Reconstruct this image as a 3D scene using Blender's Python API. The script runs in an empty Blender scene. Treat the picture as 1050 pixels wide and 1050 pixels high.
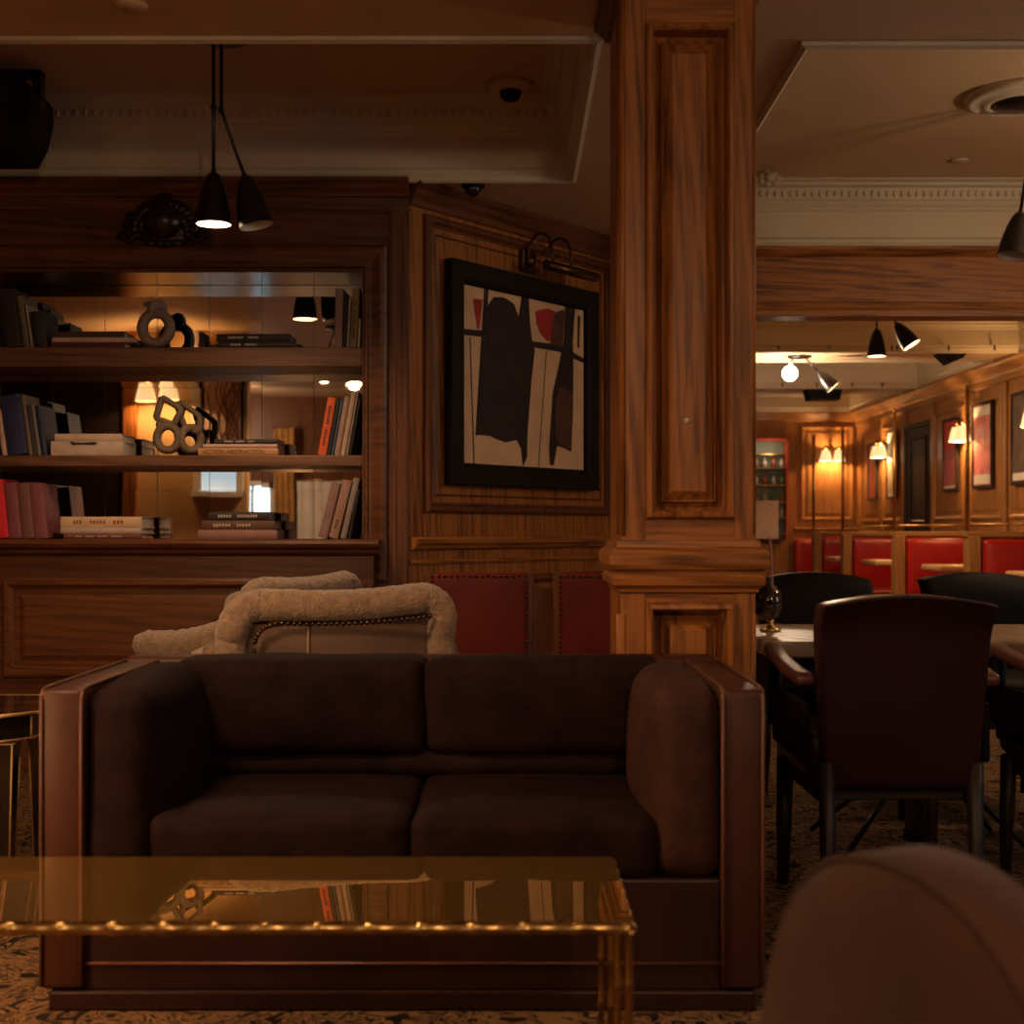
import bpy, bmesh, math, random
from mathutils import Vector, Matrix
R = math.radians
PI = math.pi
random.seed(7)
sc = bpy.context.scene
col = sc.collection
F = 1400.0                      # focal length in pixels of the 1050 px frame
H = 1.1                         # eye height
ZS = 2.74                       # soffit height
ZC = 3.10                       # coffer ceiling height

# ------------------------------------------------------------------ materials
def _new(name):
    m = bpy.data.materials.new(name); m.use_nodes = True
    nt = m.node_tree
    return m, nt, nt.nodes['Principled BSDF']

def setp(b, **kw):
    for k, v in kw.items():
        k = k.replace('_', ' ')
        if k in b.inputs: b.inputs[k].default_value = v

def mat(name, c, rough=0.5, metal=0.0, var=0.18, scale=9.0, bump=0.0, bscale=60.0, sheen=0.0, coat=0.0, spec=0.5):
    m, nt, b = _new(name)
    tc = nt.nodes.new('ShaderNodeTexCoord')
    n = nt.nodes.new('ShaderNodeTexNoise'); n.inputs['Scale'].default_value = scale; n.inputs['Detail'].default_value = 4
    nt.links.new(tc.outputs['Object'], n.inputs['Vector'])
    r = nt.nodes.new('ShaderNodeValToRGB')
    r.color_ramp.elements[0].position = .3; r.color_ramp.elements[1].position = .7
    r.color_ramp.elements[0].color = (*[x*(1-var) for x in c], 1)
    r.color_ramp.elements[1].color = (*[min(1, x*(1+var)) for x in c], 1)
    nt.links.new(n.outputs['Fac'], r.inputs['Fac']); nt.links.new(r.outputs['Color'], b.inputs['Base Color'])
    setp(b, Roughness=rough, Metallic=metal, Sheen_Weight=sheen, Sheen_Roughness=.5, Coat_Weight=coat, Coat_Roughness=.2, Specular_IOR_Level=spec)
    if bump:
        n2 = nt.nodes.new('ShaderNodeTexNoise'); n2.inputs['Scale'].default_value = bscale; n2.inputs['Detail'].default_value = 3
        nt.links.new(tc.outputs['Object'], n2.inputs['Vector'])
        bp = nt.nodes.new('ShaderNodeBump'); bp.inputs['Strength'].default_value = bump; bp.inputs['Distance'].default_value = .01
        nt.links.new(n2.outputs['Fac'], bp.inputs['Height']); nt.links.new(bp.outputs['Normal'], b.inputs['Normal'])
    return m

def wood(name, dark, light, axis='Z', rough=.42, coat=.04, grain=1.0):
    m, nt, b = _new(name)
    tc = nt.nodes.new('ShaderNodeTexCoord')
    def mapped(sx, along):
        mp = nt.nodes.new('ShaderNodeMapping')
        s = [sx, sx, sx]; s['XYZ'.index(axis)] = along
        mp.inputs['Scale'].default_value = s
        nt.links.new(tc.outputs['Object'], mp.inputs['Vector'])
        return mp.outputs['Vector']
    n1 = nt.nodes.new('ShaderNodeTexNoise'); n1.inputs['Scale'].default_value = 1; n1.inputs['Detail'].default_value = 5; n1.inputs['Distortion'].default_value = 1.6
    nt.links.new(mapped(12*grain, .9*grain), n1.inputs['Vector'])
    w = nt.nodes.new('ShaderNodeTexWave'); w.inputs['Scale'].default_value = 1.0; w.inputs['Distortion'].default_value = 7.0; w.inputs['Detail'].default_value = 3; w.inputs['Detail Scale'].default_value = 1.3
    w.bands_direction = 'DIAGONAL'
    nt.links.new(mapped(13*grain, .9*grain), w.inputs['Vector'])
    n2 = nt.nodes.new('ShaderNodeTexNoise'); n2.inputs['Scale'].default_value = 1; n2.inputs['Detail'].default_value = 3
    nt.links.new(mapped(170*grain, 5*grain), n2.inputs['Vector'])
    mx = nt.nodes.new('ShaderNodeMath'); mx.operation = 'MULTIPLY_ADD'; mx.inputs[1].default_value = .22
    nt.links.new(w.outputs['Fac'], mx.inputs[0]); nt.links.new(n1.outputs['Fac'], mx.inputs[2])
    m2 = nt.nodes.new('ShaderNodeMath'); m2.operation = 'MULTIPLY_ADD'; m2.inputs[1].default_value = .5
    nt.links.new(n2.outputs['Fac'], m2.inputs[0]); nt.links.new(mx.outputs[0], m2.inputs[2])
    r = nt.nodes.new('ShaderNodeValToRGB')
    r.color_ramp.elements[0].position = .48; r.color_ramp.elements[1].position = .96
    r.color_ramp.elements[0].color = (*dark, 1); r.color_ramp.elements[1].color = (*light, 1)
    nt.links.new(m2.outputs[0], r.inputs['Fac']); nt.links.new(r.outputs['Color'], b.inputs['Base Color'])
    bp = nt.nodes.new('ShaderNodeBump'); bp.inputs['Strength'].default_value = .12; bp.inputs['Distance'].default_value = .004
    nt.links.new(n2.outputs['Fac'], bp.inputs['Height']); nt.links.new(bp.outputs['Normal'], b.inputs['Normal'])
    setp(b, Roughness=rough, Coat_Weight=coat, Coat_Roughness=.25, Specular_IOR_Level=.35)
    return m

def emit(name, c, strength, base=(.8, .8, .8)):
    m, nt, b = _new(name)
    setp(b, Base_Color=(*base, 1), Emission_Color=(*c, 1), Emission_Strength=strength, Roughness=.6)
    return m

def glass(name, tint=(1, 1, 1), ior=1.5, refl=(1, 1, 1), rough=.01, boost=0.0, dust=None):
    m = bpy.data.materials.new(name); m.use_nodes = True
    nt = m.node_tree; nt.nodes.clear()
    out = nt.nodes.new('ShaderNodeOutputMaterial')
    t = nt.nodes.new('ShaderNodeBsdfTransparent'); t.inputs[0].default_value = (*tint, 1)
    g = nt.nodes.new('ShaderNodeBsdfGlossy'); g.inputs[0].default_value = (*refl, 1); g.inputs['Roughness'].default_value = rough
    fr = nt.nodes.new('ShaderNodeFresnel'); fr.inputs['IOR'].default_value = ior
    ad = nt.nodes.new('ShaderNodeMath'); ad.operation = 'ADD'; ad.use_clamp = True; ad.inputs[1].default_value = boost
    nt.links.new(fr.outputs[0], ad.inputs[0])
    mx = nt.nodes.new('ShaderNodeMixShader')
    nt.links.new(ad.outputs[0], mx.inputs[0]); nt.links.new(t.outputs[0], mx.inputs[1]); nt.links.new(g.outputs[0], mx.inputs[2])
    if dust:  # even diffuse colour mixed over the glass
        df = nt.nodes.new('ShaderNodeBsdfDiffuse'); df.inputs[0].default_value = (*dust, 1)
        m3 = nt.nodes.new('ShaderNodeMixShader'); m3.inputs[0].default_value = .24
        nt.links.new(mx.outputs[0], m3.inputs[1]); nt.links.new(df.outputs[0], m3.inputs[2]); nt.links.new(m3.outputs[0], out.inputs[0])
    else:
        nt.links.new(mx.outputs[0], out.inputs[0])
    return m

def carpet(name):
    m, nt, b = _new(name)
    tc = nt.nodes.new('ShaderNodeTexCoord')
    n = nt.nodes.new('ShaderNodeTexNoise'); n.inputs['Scale'].default_value = 5; n.inputs['Detail'].default_value = 2
    nt.links.new(tc.outputs['Object'], n.inputs['Vector'])
    mixv = nt.nodes.new('ShaderNodeMix'); mixv.data_type = 'RGBA'; mixv.inputs['Factor'].default_value = .16
    nt.links.new(tc.outputs['Object'], mixv.inputs['A']); nt.links.new(n.outputs['Color'], mixv.inputs['B'])
    v = nt.nodes.new('ShaderNodeTexNoise'); v.inputs['Scale'].default_value = 19; v.inputs['Detail'].default_value = 1.5; v.inputs['Distortion'].default_value = 2.2
    nt.links.new(mixv.outputs['Result'], v.inputs['Vector'])
    r = nt.nodes.new('ShaderNodeValToRGB'); e = r.color_ramp.elements
    e[0].position = .42; e[0].color = (.012, .008, .006, 1)
    e[1].position = .455; e[1].color = (.22, .12, .055, 1)
    a = e.new(.495); a.color = (.25, .14, .062, 1)
    a = e.new(.515); a.color = (.02, .012, .008, 1)
    a = e.new(.545); a.color = (.02, .012, .008, 1)
    a = e.new(.565); a.color = (.20, .11, .05, 1)
    nt.links.new(v.outputs['Fac'], r.inputs['Fac'])
    nt.links.new(r.outputs['Color'], b.inputs['Base Color'])
    n2 = nt.nodes.new('ShaderNodeTexNoise'); n2.inputs['Scale'].default_value = 400
    nt.links.new(tc.outputs['Object'], n2.inputs['Vector'])
    bp = nt.nodes.new('ShaderNodeBump'); bp.inputs['Strength'].default_value = .5; bp.inputs['Distance'].default_value = .004
    nt.links.new(n2.outputs['Fac'], bp.inputs['Height']); nt.links.new(bp.outputs['Normal'], b.inputs['Normal'])
    setp(b, Roughness=.95, Specular_IOR_Level=.15)
    return m

def marble(name):
    m, nt, b = _new(name)
    tc = nt.nodes.new('ShaderNodeTexCoord')
    w = nt.nodes.new('ShaderNodeTexWave'); w.inputs['Scale'].default_value = 5; w.inputs['Distortion'].default_value = 9; w.inputs['Detail'].default_value = 5; w.bands_direction = 'DIAGONAL'
    nt.links.new(tc.outputs['Object'], w.inputs['Vector'])
    r = nt.nodes.new('ShaderNodeValToRGB'); e = r.color_ramp.elements
    e[0].position = .1; e[0].color = (.16, .09, .05, 1); e[1].position = .7; e[1].color = (.40, .29, .20, 1)
    nt.links.new(w.outputs['Fac'], r.inputs['Fac']); nt.links.new(r.outputs['Color'], b.inputs['Base Color'])
    setp(b, Roughness=.4)
    return m

def pleat_shade(name, c, strength):
    m, nt, b = _new(name)
    setp(b, Base_Color=(.8, .62, .4, 1), Emission_Color=(*c, 1), Emission_Strength=strength, Roughness=.8)
    return m

WD = ((.040, .012, .0045), (.150, .050, .017))     # dark bookcase oak
WM = ((.050, .0130, .0035), (.37, .138, .034))    # mid oak
M = {}
for ax in 'XYZ':
    M['dark'+ax] = wood('dark_oak_'+ax, *WD, axis=ax)
    M['oak'+ax] = wood('oak_'+ax, *WM, axis=ax, grain=1.25, rough=.42, coat=.05)
for ax in 'XYZ': M['gold'+ax] = wood('golden_oak_'+ax, (.15, .062, .018), (.36, .17, .055), axis=ax, rough=.3)
GX, GY, GZ = M['gold'+'X'], M['gold'+'Y'], M['gold'+'Z']
M['shelfX'] = wood('shelf_oak', (.07, .03, .018), (.20, .095, .055), axis='X', rough=.45)
M['glossX'] = wood('polished_oak', (.03, .014, .008), (.08, .036, .018), axis='X', rough=.16, coat=.6)
M['espresso'] = mat('espresso_wood', (.014, .007, .005), .55, var=.3)
M['cream'] = mat('cream_paint', (.62, .44, .27), .6, var=.05, scale=3)
M['cornice'] = mat('cornice_paint', (.60, .52, .38), .5, var=.05, scale=3)
M['carpet'] = carpet('patterned_carpet')
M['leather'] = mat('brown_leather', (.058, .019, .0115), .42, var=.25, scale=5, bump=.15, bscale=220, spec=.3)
M['base_leather'] = mat('shadow_brown_leather', (.030, .0095, .0075), .42, var=.25, scale=5, bump=.15, bscale=220, spec=.3)  # same sofa leather, with the shade under the table put into its colour
M['velvet'] = mat('brown_velvet', (.0150, .0052, .0052), .8, var=.35, scale=14, bump=.3, bscale=90, sheen=.0, spec=.12)
M['brown_velvet'] = mat('rust_brown_velvet', (.060, .021, .0085), .9, var=.25, scale=8, bump=.1, bscale=90, sheen=.06)
M['arm_velvet'] = mat('rust_arm_velvet', (.046, .0165, .0105), .7, var=.3, scale=10, bump=.25, bscale=90, spec=.2)  # sofa velvet again, the light on one arm put into its colour
M['piping'] = mat('leather_piping', (.12, .045, .03), .35)
M['aubergine'] = mat('aubergine_leather', (.017, .0045, .009), .30, var=.25, scale=5, bump=.12, bscale=200)
M['aubergine_dark'] = mat('black_leather', (.005, .003, .0035), .55, spec=.12, var=.25, scale=5, bump=.1, bscale=200)
M['arm_leather'] = mat('worn_arm_leather', (.10, .03, .028), .38, var=.3, scale=8)
M['red'] = mat('oxblood_leather', (.15, .014, .006), .5, spec=.25, var=.25, scale=5, bump=.1, bscale=200)
M['bench_red'] = mat('scarlet_leather', (.33, .009, .008), .28, var=.15, scale=4, bump=.05, bscale=150)
M['sheep'] = mat('sheepskin', (.32, .205, .13), .95, var=.28, scale=45, bump=1.0, bscale=130, sheen=.5)
M['tan'] = mat('tan_suede', (.17, .10, .07), .7, var=.12, scale=6, bump=.1, bscale=150)
M['nail'] = mat('nailhead_bronze', (.09, .05, .025), .35, metal=.9)
M['brass'] = mat('brass', (.62, .40, .15), .25, metal=1, var=.15)
M['rim'] = mat('worn_brass_rim', (.45, .30, .14), .55, metal=.6)
M['brass_dull'] = mat('aged_brass', (.45, .26, .10), .35, metal=1, var=.25)
M['black'] = mat('black_enamel', (.010, .008, .008), .28, var=.1)
M['black_matte'] = mat('black_plastic', (.006, .0045, .004), .6, spec=.2, var=.1)
M['white_in'] = mat('white_enamel', (.8, .75, .68), .4, var=.02)
M['mirror'] = mat('antique_mirror', (.80, .74, .68), .015, metal=1, var=.03)
M['table_glass'] = glass('bronze_table_glass', (.40, .28, .14), 1.6, (1, .82, .52), .004, .52, dust=(.20, .11, .03))
M['side_glass'] = glass('side_table_glass', (.55, .5, .42), 1.5, (1, .95, .85), .01, .1)
M['pic_glass'] = glass('picture_glass', (.95, .95, .95), 1.35, (1, 1, 1), .02)
M['dark_glass'] = glass('smoked_glass', (.22, .17, .13), 1.5, (1, .95, .9), .01, .05)
M['marble'] = marble('veined_marble')
M['pages'] = mat('page_edges', (.62, .55, .45), .8, var=.12, scale=40)
M['stone'] = mat('grey_stone', (.36, .26, .22), .75, var=.2, scale=25, bump=.2, bscale=80)
M['stone_brown'] = mat('brown_stone', (.20, .15, .105), .75, var=.2, scale=25, bump=.2, bscale=80)
M['bulb'] = emit('lit_bulb', (1, .74, .42), 28)
M['bulb_soft'] = emit('soft_bulb', (1, .62, .32), 6)
M['globe'] = emit('lit_globe', (1, .86, .66), 9)
M['shade'] = pleat_shade('lit_pleated_shade', (1, .66, .30), .95)
M['shade_fold'] = pleat_shade('lit_pleat_fold', (1, .46, .14), .42)
M['day'] = emit('daylight_pane', (.42, .78, 1.0), 3.5)
M['canvas'] = mat('raw_canvas', (.70, .48, .29), .8, var=.12, scale=6)
M['paint_black'] = mat('black_brown_paint', (.014, .005, .005), .7, var=.4, scale=12)
M['paint_brown'] = mat('thin_brown_paint', (.075, .028, .015), .6, var=.4, scale=12)
M['paint_red'] = mat('dark_red_paint', (.40, .016, .018), .55, var=.25, scale=10)
M['paint_line'] = mat('charcoal_line', (.10, .05, .03), .7)
M['plaster'] = mat('ochre_plaster', (.50, .32, .15), .7, var=.08, scale=3)
M['white_trim'] = mat('offwhite_trim', (.66, .60, .52), .5, var=.05)
M['gold_cloth'] = mat('gold_drape', (.42, .22, .06), .7, var=.2)
M['white_cloth'] = mat('white_drape', (.70, .66, .62), .8, var=.06)
M['green_wall'] = mat('grey_green', (.20, .25, .19), .5)
M['paper'] = mat('pale_paper', (.62, .48, .42), .7, var=.05)
_bm = {}
def cover(c, rough=.55):
    k = tuple(c)
    if k not in _bm: _bm[k] = mat('book_cover', [min(.75, x*1.45) for x in c], rough, var=.18, scale=14)
    return _bm[k]

# ------------------------------------------------------------------ mesh builder
class MB:
    def __init__(self, mtx=None):
        self.v = []; self.f = []; self.m = []; self.M = mtx or Matrix.Identity(4); self.cm = 0; self.smooth = []
        self.sm = False
    def vert(self, p):
        self.v.append(self.M @ Vector(p)); return len(self.v)-1
    def face(self, idx, sm=None):
        self.f.append(tuple(idx)); self.m.append(self.cm); self.smooth.append(self.sm if sm is None else sm)
    def add_bm(self, bm, sm=False):
        o = len(self.v)
        bm.verts.ensure_lookup_table(); bm.verts.index_update()
        for v in bm.verts: self.v.append(self.M @ v.co)
        for f in bm.faces: self.face([o+v.index for v in f.verts], sm)
        bm.free()
    def box(self, x0, y0, z0, x1, y1, z1, bev=0, seg=2):
        if x1 < x0: x0, x1 = x1, x0
        if y1 < y0: y0, y1 = y1, y0
        if z1 < z0: z0, z1 = z1, z0
        bm = bmesh.new()
        bmesh.ops.create_cube(bm, size=1)
        for v in bm.verts:
            v.co = Vector(((x0+x1)/2+v.co.x*(x1-x0), (y0+y1)/2+v.co.y*(y1-y0), (z0+z1)/2+v.co.z*(z1-z0)))
        if bev:
            bmesh.ops.bevel(bm, geom=list(bm.edges), offset=bev, segments=seg, affect='EDGES', profile=.5)
        self.add_bm(bm, sm=bool(bev) and seg > 2)
        return self
    def cushion(self, x0, y0, z0, x1, y1, z1, r=.04, puff=(0, 0, 0), n=14, wob=0.0, seed=0):
        c = Vector(((x0+x1)/2, (y0+y1)/2, (z0+z1)/2)); h = Vector((abs(x1-x0)/2, abs(y1-y0)/2, abs(z1-z0)/2))
        bm = bmesh.new(); bmesh.ops.create_cube(bm, size=2)
        bmesh.ops.subdivide_edges(bm, edges=list(bm.edges), cuts=n, use_grid_fill=True)
        r = min(r, h.x, h.y, h.z)
        rng = random.Random(seed); ph = [rng.uniform(0, 6.28) for _ in range(6)]
        for v in bm.verts:
            p = v.co.copy()
            q = Vector([math.copysign(math.sin(abs(a)*PI/2)**.8 if abs(a) > 1e-6 else 0, a) for a in p])
            w = Vector((q.x*h.x, q.y*h.y, q.z*h.z))
            inner = Vector([max(-(h[i]-r), min(h[i]-r, w[i])) for i in range(3)])
            d = w-inner
            if d.length > 1e-9: w = inner+d.normalized()*r if max(abs(a) for a in p) > .999 else w
            u = [w[i]/h[i] for i in range(3)]
            for i in range(3):
                j, k = (i+1) % 3, (i+2) % 3
                w[i] += math.copysign(1, u[i])*abs(u[i])*puff[i]*(1-u[j]**2)*(1-u[k]**2)
            if wob:
                s = wob*(math.sin(w.x*17+ph[0]+w.z*9)*math.sin(w.y*15+ph[1])+.6*math.sin(w.z*23+ph[2]+w.y*11))
                w += (w.normalized() if w.length > 0 else w)*s
            v.co = c+w
        self.add_bm(bm, sm=True)
        return self
    def prism(self, poly, axis, a0, a1, sm=False):
        """poly: 2-D points; axis 'y' -> (x,z); 'x' -> (y,z); 'z' -> (x,y)"""
        def p3(p, a):
            return {'y': (p[0], a, p[1]), 'x': (a, p[0], p[1]), 'z': (p[0], p[1], a)}[axis]
        a = [self.vert(p3(p, a0)) for p in poly]; b = [self.vert(p3(p, a1)) for p in poly]
        n = len(poly)
        self.face(a, False); self.face(b[::-1], False)
        for i in range(n): self.face((a[i], b[i], b[(i+1) % n], a[(i+1) % n]), sm)
        return self
    def ring(self, x0, z0, x1, z1, y, prof, cap=True):
        """rectangular mitred moulding on a plane facing -y; prof = [(inset, height)]"""
        prev = None
        for ins, h in prof:
            L = [self.vert((x0+ins, y-h, z0+ins)), self.vert((x1-ins, y-h, z0+ins)), self.vert((x1-ins, y-h, z1-ins)), self.vert((x0+ins, y-h, z1-ins))]
            if prev:
                for i in range(4):
                    self.face((prev[i], prev[(i+1) % 4], L[(i+1) % 4], L[i]))
            prev = L
        if cap: self.face(prev)
        return self
    def tube(self, pts, r, seg=10, caps=True, flat=None):
        pts = [Vector(p) for p in pts]; n = len(pts)
        rs = r if isinstance(r, (list, tuple)) else [r]*n
        up = None; rings = []
        for i, p in enumerate(pts):
            t = (pts[min(i+1, n-1)]-pts[max(i-1, 0)]).normalized()
            if up is None:
                a = Vector((0, 0, 1)) if abs(t.z) < .9 else Vector((1, 0, 0))
                up = (a-t*a.dot(t)).normalized()
            else:
                up = (up-t*up.dot(t)).normalized()
            sd = t.cross(up)
            ring = []
            for k in range(seg):
                a = 2*PI*k/seg
                fx, fy = (1, 1) if not flat else flat
                ring.append(self.vert(p+up*math.cos(a)*rs[i]*fx+sd*math.sin(a)*rs[i]*fy))
            rings.append(ring)
        for i in range(n-1):
            for k in range(seg):
                self.face((rings[i][k], rings[i][(k+1) % seg], rings[i+1][(k+1) % seg], rings[i+1][k]), True)
        if caps:
            self.face(rings[0][::-1], False); self.face(rings[-1], False)
        return self
    def loop(self, pts, r, seg=10, flat=None):
        pts = [Vector(p) for p in pts]; n = len(pts); rings = []
        nrm = Vector((0, 0, 0))
        for i in range(n): nrm += pts[i].cross(pts[(i+1) % n])
        nrm = (pts[1]-pts[0]).cross(pts[n//3]-pts[0]).normalized()
        for i, p in enumerate(pts):
            t = (pts[(i+1) % n]-pts[i-1]).normalized(); sd = t.cross(nrm).normalized(); up = sd.cross(t)
            fx, fy = flat or (1, 1)
            rings.append([self.vert(p+sd*math.cos(2*PI*k/seg+PI/seg)*r*fx+up*math.sin(2*PI*k/seg+PI/seg)*r*fy) for k in range(seg)])
        for i in range(n):
            j = (i+1) % n
            for k in range(seg):
                self.face((rings[i][k], rings[i][(k+1) % seg], rings[j][(k+1) % seg], rings[j][k]), True)
        return self
    def lathe(self, prof, c=(0, 0, 0), seg=24, d=(0, 0, 1), fn=None, sm=True):
        """prof [(r, t)] revolved around direction d from c"""
        q = Vector((0, 0, 1)).rotation_difference(Vector(d).normalized()).to_matrix()
        c = Vector(c); rings = []
        for r, t in prof:
            ring = []
            for k in range(seg):
                a = 2*PI*k/seg; rr = fn(r, t, a) if fn else r
                ring.append(self.vert(c+q @ Vector((rr*math.cos(a), rr*math.sin(a), t))))
            rings.append(ring)
        for i in range(len(rings)-1):
            for k in range(seg):
                self.face((rings[i][k], rings[i][(k+1) % seg], rings[i+1][(k+1) % seg], rings[i+1][k]), sm)
        if prof[0][0] > 1e-4: self.face(rings[0][::-1], False)
        if prof[-1][0] > 1e-4: self.face(rings[-1], False)
        return self
    def ball(self, c, r, seg=12, sx=1, sy=1, sz=1):
        bm = bmesh.new(); bmesh.ops.create_uvsphere(bm, u_segments=seg, v_segments=max(4, seg//2+1), radius=r)
        for v in bm.verts: v.co = Vector((v.co.x*sx, v.co.y*sy, v.co.z*sz))+Vector(c)
        self.add_bm(bm, sm=True)
        return self
    def grid(self, fn, nu, nv, closed_u=False):
        V = [[self.vert(fn(i/(nu if closed_u else nu-1) if nu > 1 else 0, j/(nv-1))) for j in range(nv)] for i in range(nu)]
        for i in range(nu if closed_u else nu-1):
            for j in range(nv-1):
                a = (i+1) % nu
                self.face((V[i][j], V[a][j], V[a][j+1], V[i][j+1]), True)
        return V
    def build(self, name, mats, parent=None, world=False, recalc=True):
        me = bpy.data.meshes.new(name)
        off = Vector((0, 0, 0))
        if world and parent is not None:
            p = parent
            while p is not None: off += p.location; p = p.parent
        me.from_pydata([tuple(v-off) for v in self.v], [], self.f)
        for i, p in enumerate(me.polygons):
            p.use_smooth = self.smooth[i]; p.material_index = self.m[i]
        if recalc:
            bm = bmesh.new(); bm.from_mesh(me)
            bmesh.ops.remove_doubles(bm, verts=bm.verts, dist=1e-5)
            bmesh.ops.recalc_face_normals(bm, faces=bm.faces); bm.to_mesh(me); bm.free()
        for m in (mats if isinstance(mats, (list, tuple)) else [mats]): me.materials.append(m)
        o = bpy.data.objects.new(name, me); col.objects.link(o)
        if parent is not None: o.parent = parent
        return o

def thing(name, label, cat, loc=(0, 0, 0), rz=0, group=None):
    o = bpy.data.objects.new(name, None); col.objects.link(o)
    o.location = loc; o.rotation_euler = (0, 0, rz); o.empty_display_size = .1
    tag(o, label, cat, group); return o
def tag(o, label, cat, group=None):
    o['label'] = label; o['category'] = cat
    if group: o['group'] = group
    return o
def struct(o, label=None, cat=None):
    o['kind'] = 'structure'
    if label: o['label'] = label; o['category'] = cat
    return o
def dup(root, loc, rz, label, group=None):
    def cp(o, par):
        c = o.copy(); col.objects.link(c)
        if par is not None: c.parent = par
        for ch in list(o.children): cp(ch, c)
        return c
    r = cp(root, None); r.location = loc; r.rotation_euler = (0, 0, rz); r['label'] = label
    if group: r['group'] = group
    return r
def light(name, kind, loc, power, color, parent=None, **kw):
    l = bpy.data.lights.new(name, kind); l.energy = power; l.color = color
    for k, v in kw.items(): setattr(l, k, v)
    o = bpy.data.objects.new(name, l); col.objects.link(o); o.location = loc
    if parent is not None: o.parent = parent
    return o
def px(x, y, d):
    return Vector(((x-525)*d/F, d, H-(y-545)*d/F))

WARM = (1.0, .61, .32)
# ================================================================== SETTING
XL, XR, YB, YF = -4.2, 4.73, -3.0, 18.7
mb = MB(); mb.box(XL-.1, YB-.1, -.1, XR+.1, YF+.1, 0)
struct(mb.build('floor', M['carpet']), 'patterned brown and black scroll carpet across the lounge', 'floor')

# ceiling soffit with coffers
coffers = [(-3.6, 4.55, .27, 6.34), (1.0, 4.60, 4.5, 7.84), (1.0, 8.6, 4.62, 12.4), (1.0, 13.1, 4.62, 15.5), (1.0, 16.1, 4.62, 18.6)]
mb = MB()
ys = sorted({YB-.1, YF+.1} | {c[1] for c in coffers} | {c[3] for c in coffers})
for a, b in zip(ys[:-1], ys[1:]):
    holes = sorted([(c[0], c[2]) for c in coffers if c[1] <= a+1e-6 and c[3] >= b-1e-6])
    x = XL-.1
    for h0, h1 in holes:
        mb.box(x, a, ZS, h0, b, ZS+.1); x = h1
    mb.box(x, a, ZS, XR+.1, b, ZS+.1)
for c in coffers:
    mb.box(c[0]-.05, c[1]-.05, ZC, c[2]+.05, c[3]+.05, ZC+.05)
struct(mb.build('ceiling', M['cream']), 'cream coffered ceiling with wide soffits', 'ceiling')
CPROF = [(-.03, 0), (-.03, .012), (-.012, .02), (0, .012), (.004, -.005), (.012, -.02), (.012, -.035), (.024, -.045), (.026, -.19), (.034, -.20), (.034, -.21), (.045, -.225),
         (.05, -.235), (.05, -.245), (.06, -.255), (.075, -.315), (.10, -.325), (.105, -.34), (.13, -.35), (.13, -.36)]
for i, c in enumerate(coffers):
    # local frame: x->x, z->y, -y -> -z  (plane facing down)
    mm = Matrix(((1, 0, 0, 0), (0, 0, 1, 0), (0, 1, 0, ZS), (0, 0, 0, 1)))
    mb = MB(mm)
    mb.ring(c[0], c[1], c[2], c[3], 0, CPROF, cap=False)
    mb.M = Matrix.Identity(4)
    n = int((c[2]-c[0]-.2)/.042)
    for k in range(n):                                   # egg-and-dart on the run that faces the room's entrance
        x = c[0]+.1+(k+.5)*(c[2]-c[0]-.2)/n
        mb.ball((x, c[3]-.068, ZS+.285), .015, 6, .85, .6, 1.4)
    m_ = int((c[3]-c[1]-.2)/.06)
    if i == 0:
        for k in range(m_):
            mb.ball((c[2]-.068, c[1]+.1+(k+.5)*(c[3]-c[1]-.2)/m_, ZS+.285), .015, 6, .6, .85, 1.4)
    struct(mb.build('trim_%d' % (i+1), M['cornice'], recalc=False))

# raised-panel profiles
PANEL = [(0, 0), (0, .018), (.012, .026), (.028, .026), (.040, .010), (.048, .006), (.048, -.012), (.095, .008), (.10, .010)]
SMALLP = [(0, 0), (0, .014), (.010, .02), (.022, .02), (.030, .006), (.036, -.006)]

def hmould(mb, x0, x1, y, prof):
    """straight horizontal moulding on a plane facing -y. prof [(height_out, z)] polygon closed against the wall"""
    poly = [(y, prof[0][1])]+[(y-h, z) for h, z in prof]+[(y, prof[-1][1])]
    return mb.prism(poly, 'x', x0, x1)

YW = 6.38
# back wall carrying the library (behind and beside the bookcase)
mb = MB(); mb.box(XL, 6.78, 0, -.30, 6.9, ZS)
struct(mb.build('wall_back', M['darkX']), 'dark oak wall behind the library', 'wall')
AX, AY, ANG = -.479, 6.38, math.atan2(.786, .618)
# ---------------------------------------------------------------- built-in bookcase
bc = thing('bookcase', 'built-in dark oak library with mirrored back and open shelves', 'bookcase', (-2.2, 6.5, 0))
XO, XP = -.697, -.479
XC0 = XL
ZL, Z2b, Z2, Z1b, Z1, ZT = 1.064, 1.406, 1.457, 1.873, 1.964, 2.317
mb = MB()
mb.box(XC0, YW, ZT, XP, 6.74, ZS)                                        # frieze block
mb.box(XO, YW, 0, XP, 6.74, ZT)                                          # right pier
mb.box(XC0, YW, ZL, -3.3, 6.74, ZT)                                      # far left pier
hmould(mb, XC0, XP, YW, [(.075, ZS), (.075, ZS-.015), (.055, ZS-.03), (.045, ZS-.045), (.02, ZS-.065), (.015, ZS-.075), (0, ZS-.08)])
hmould(mb, XC0, XP, YW, [(.012, 2.60), (.018, 2.592), (.012, 2.584)])
mb.build('carcass', M['darkX'], bc, True)
mb = MB()
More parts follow.
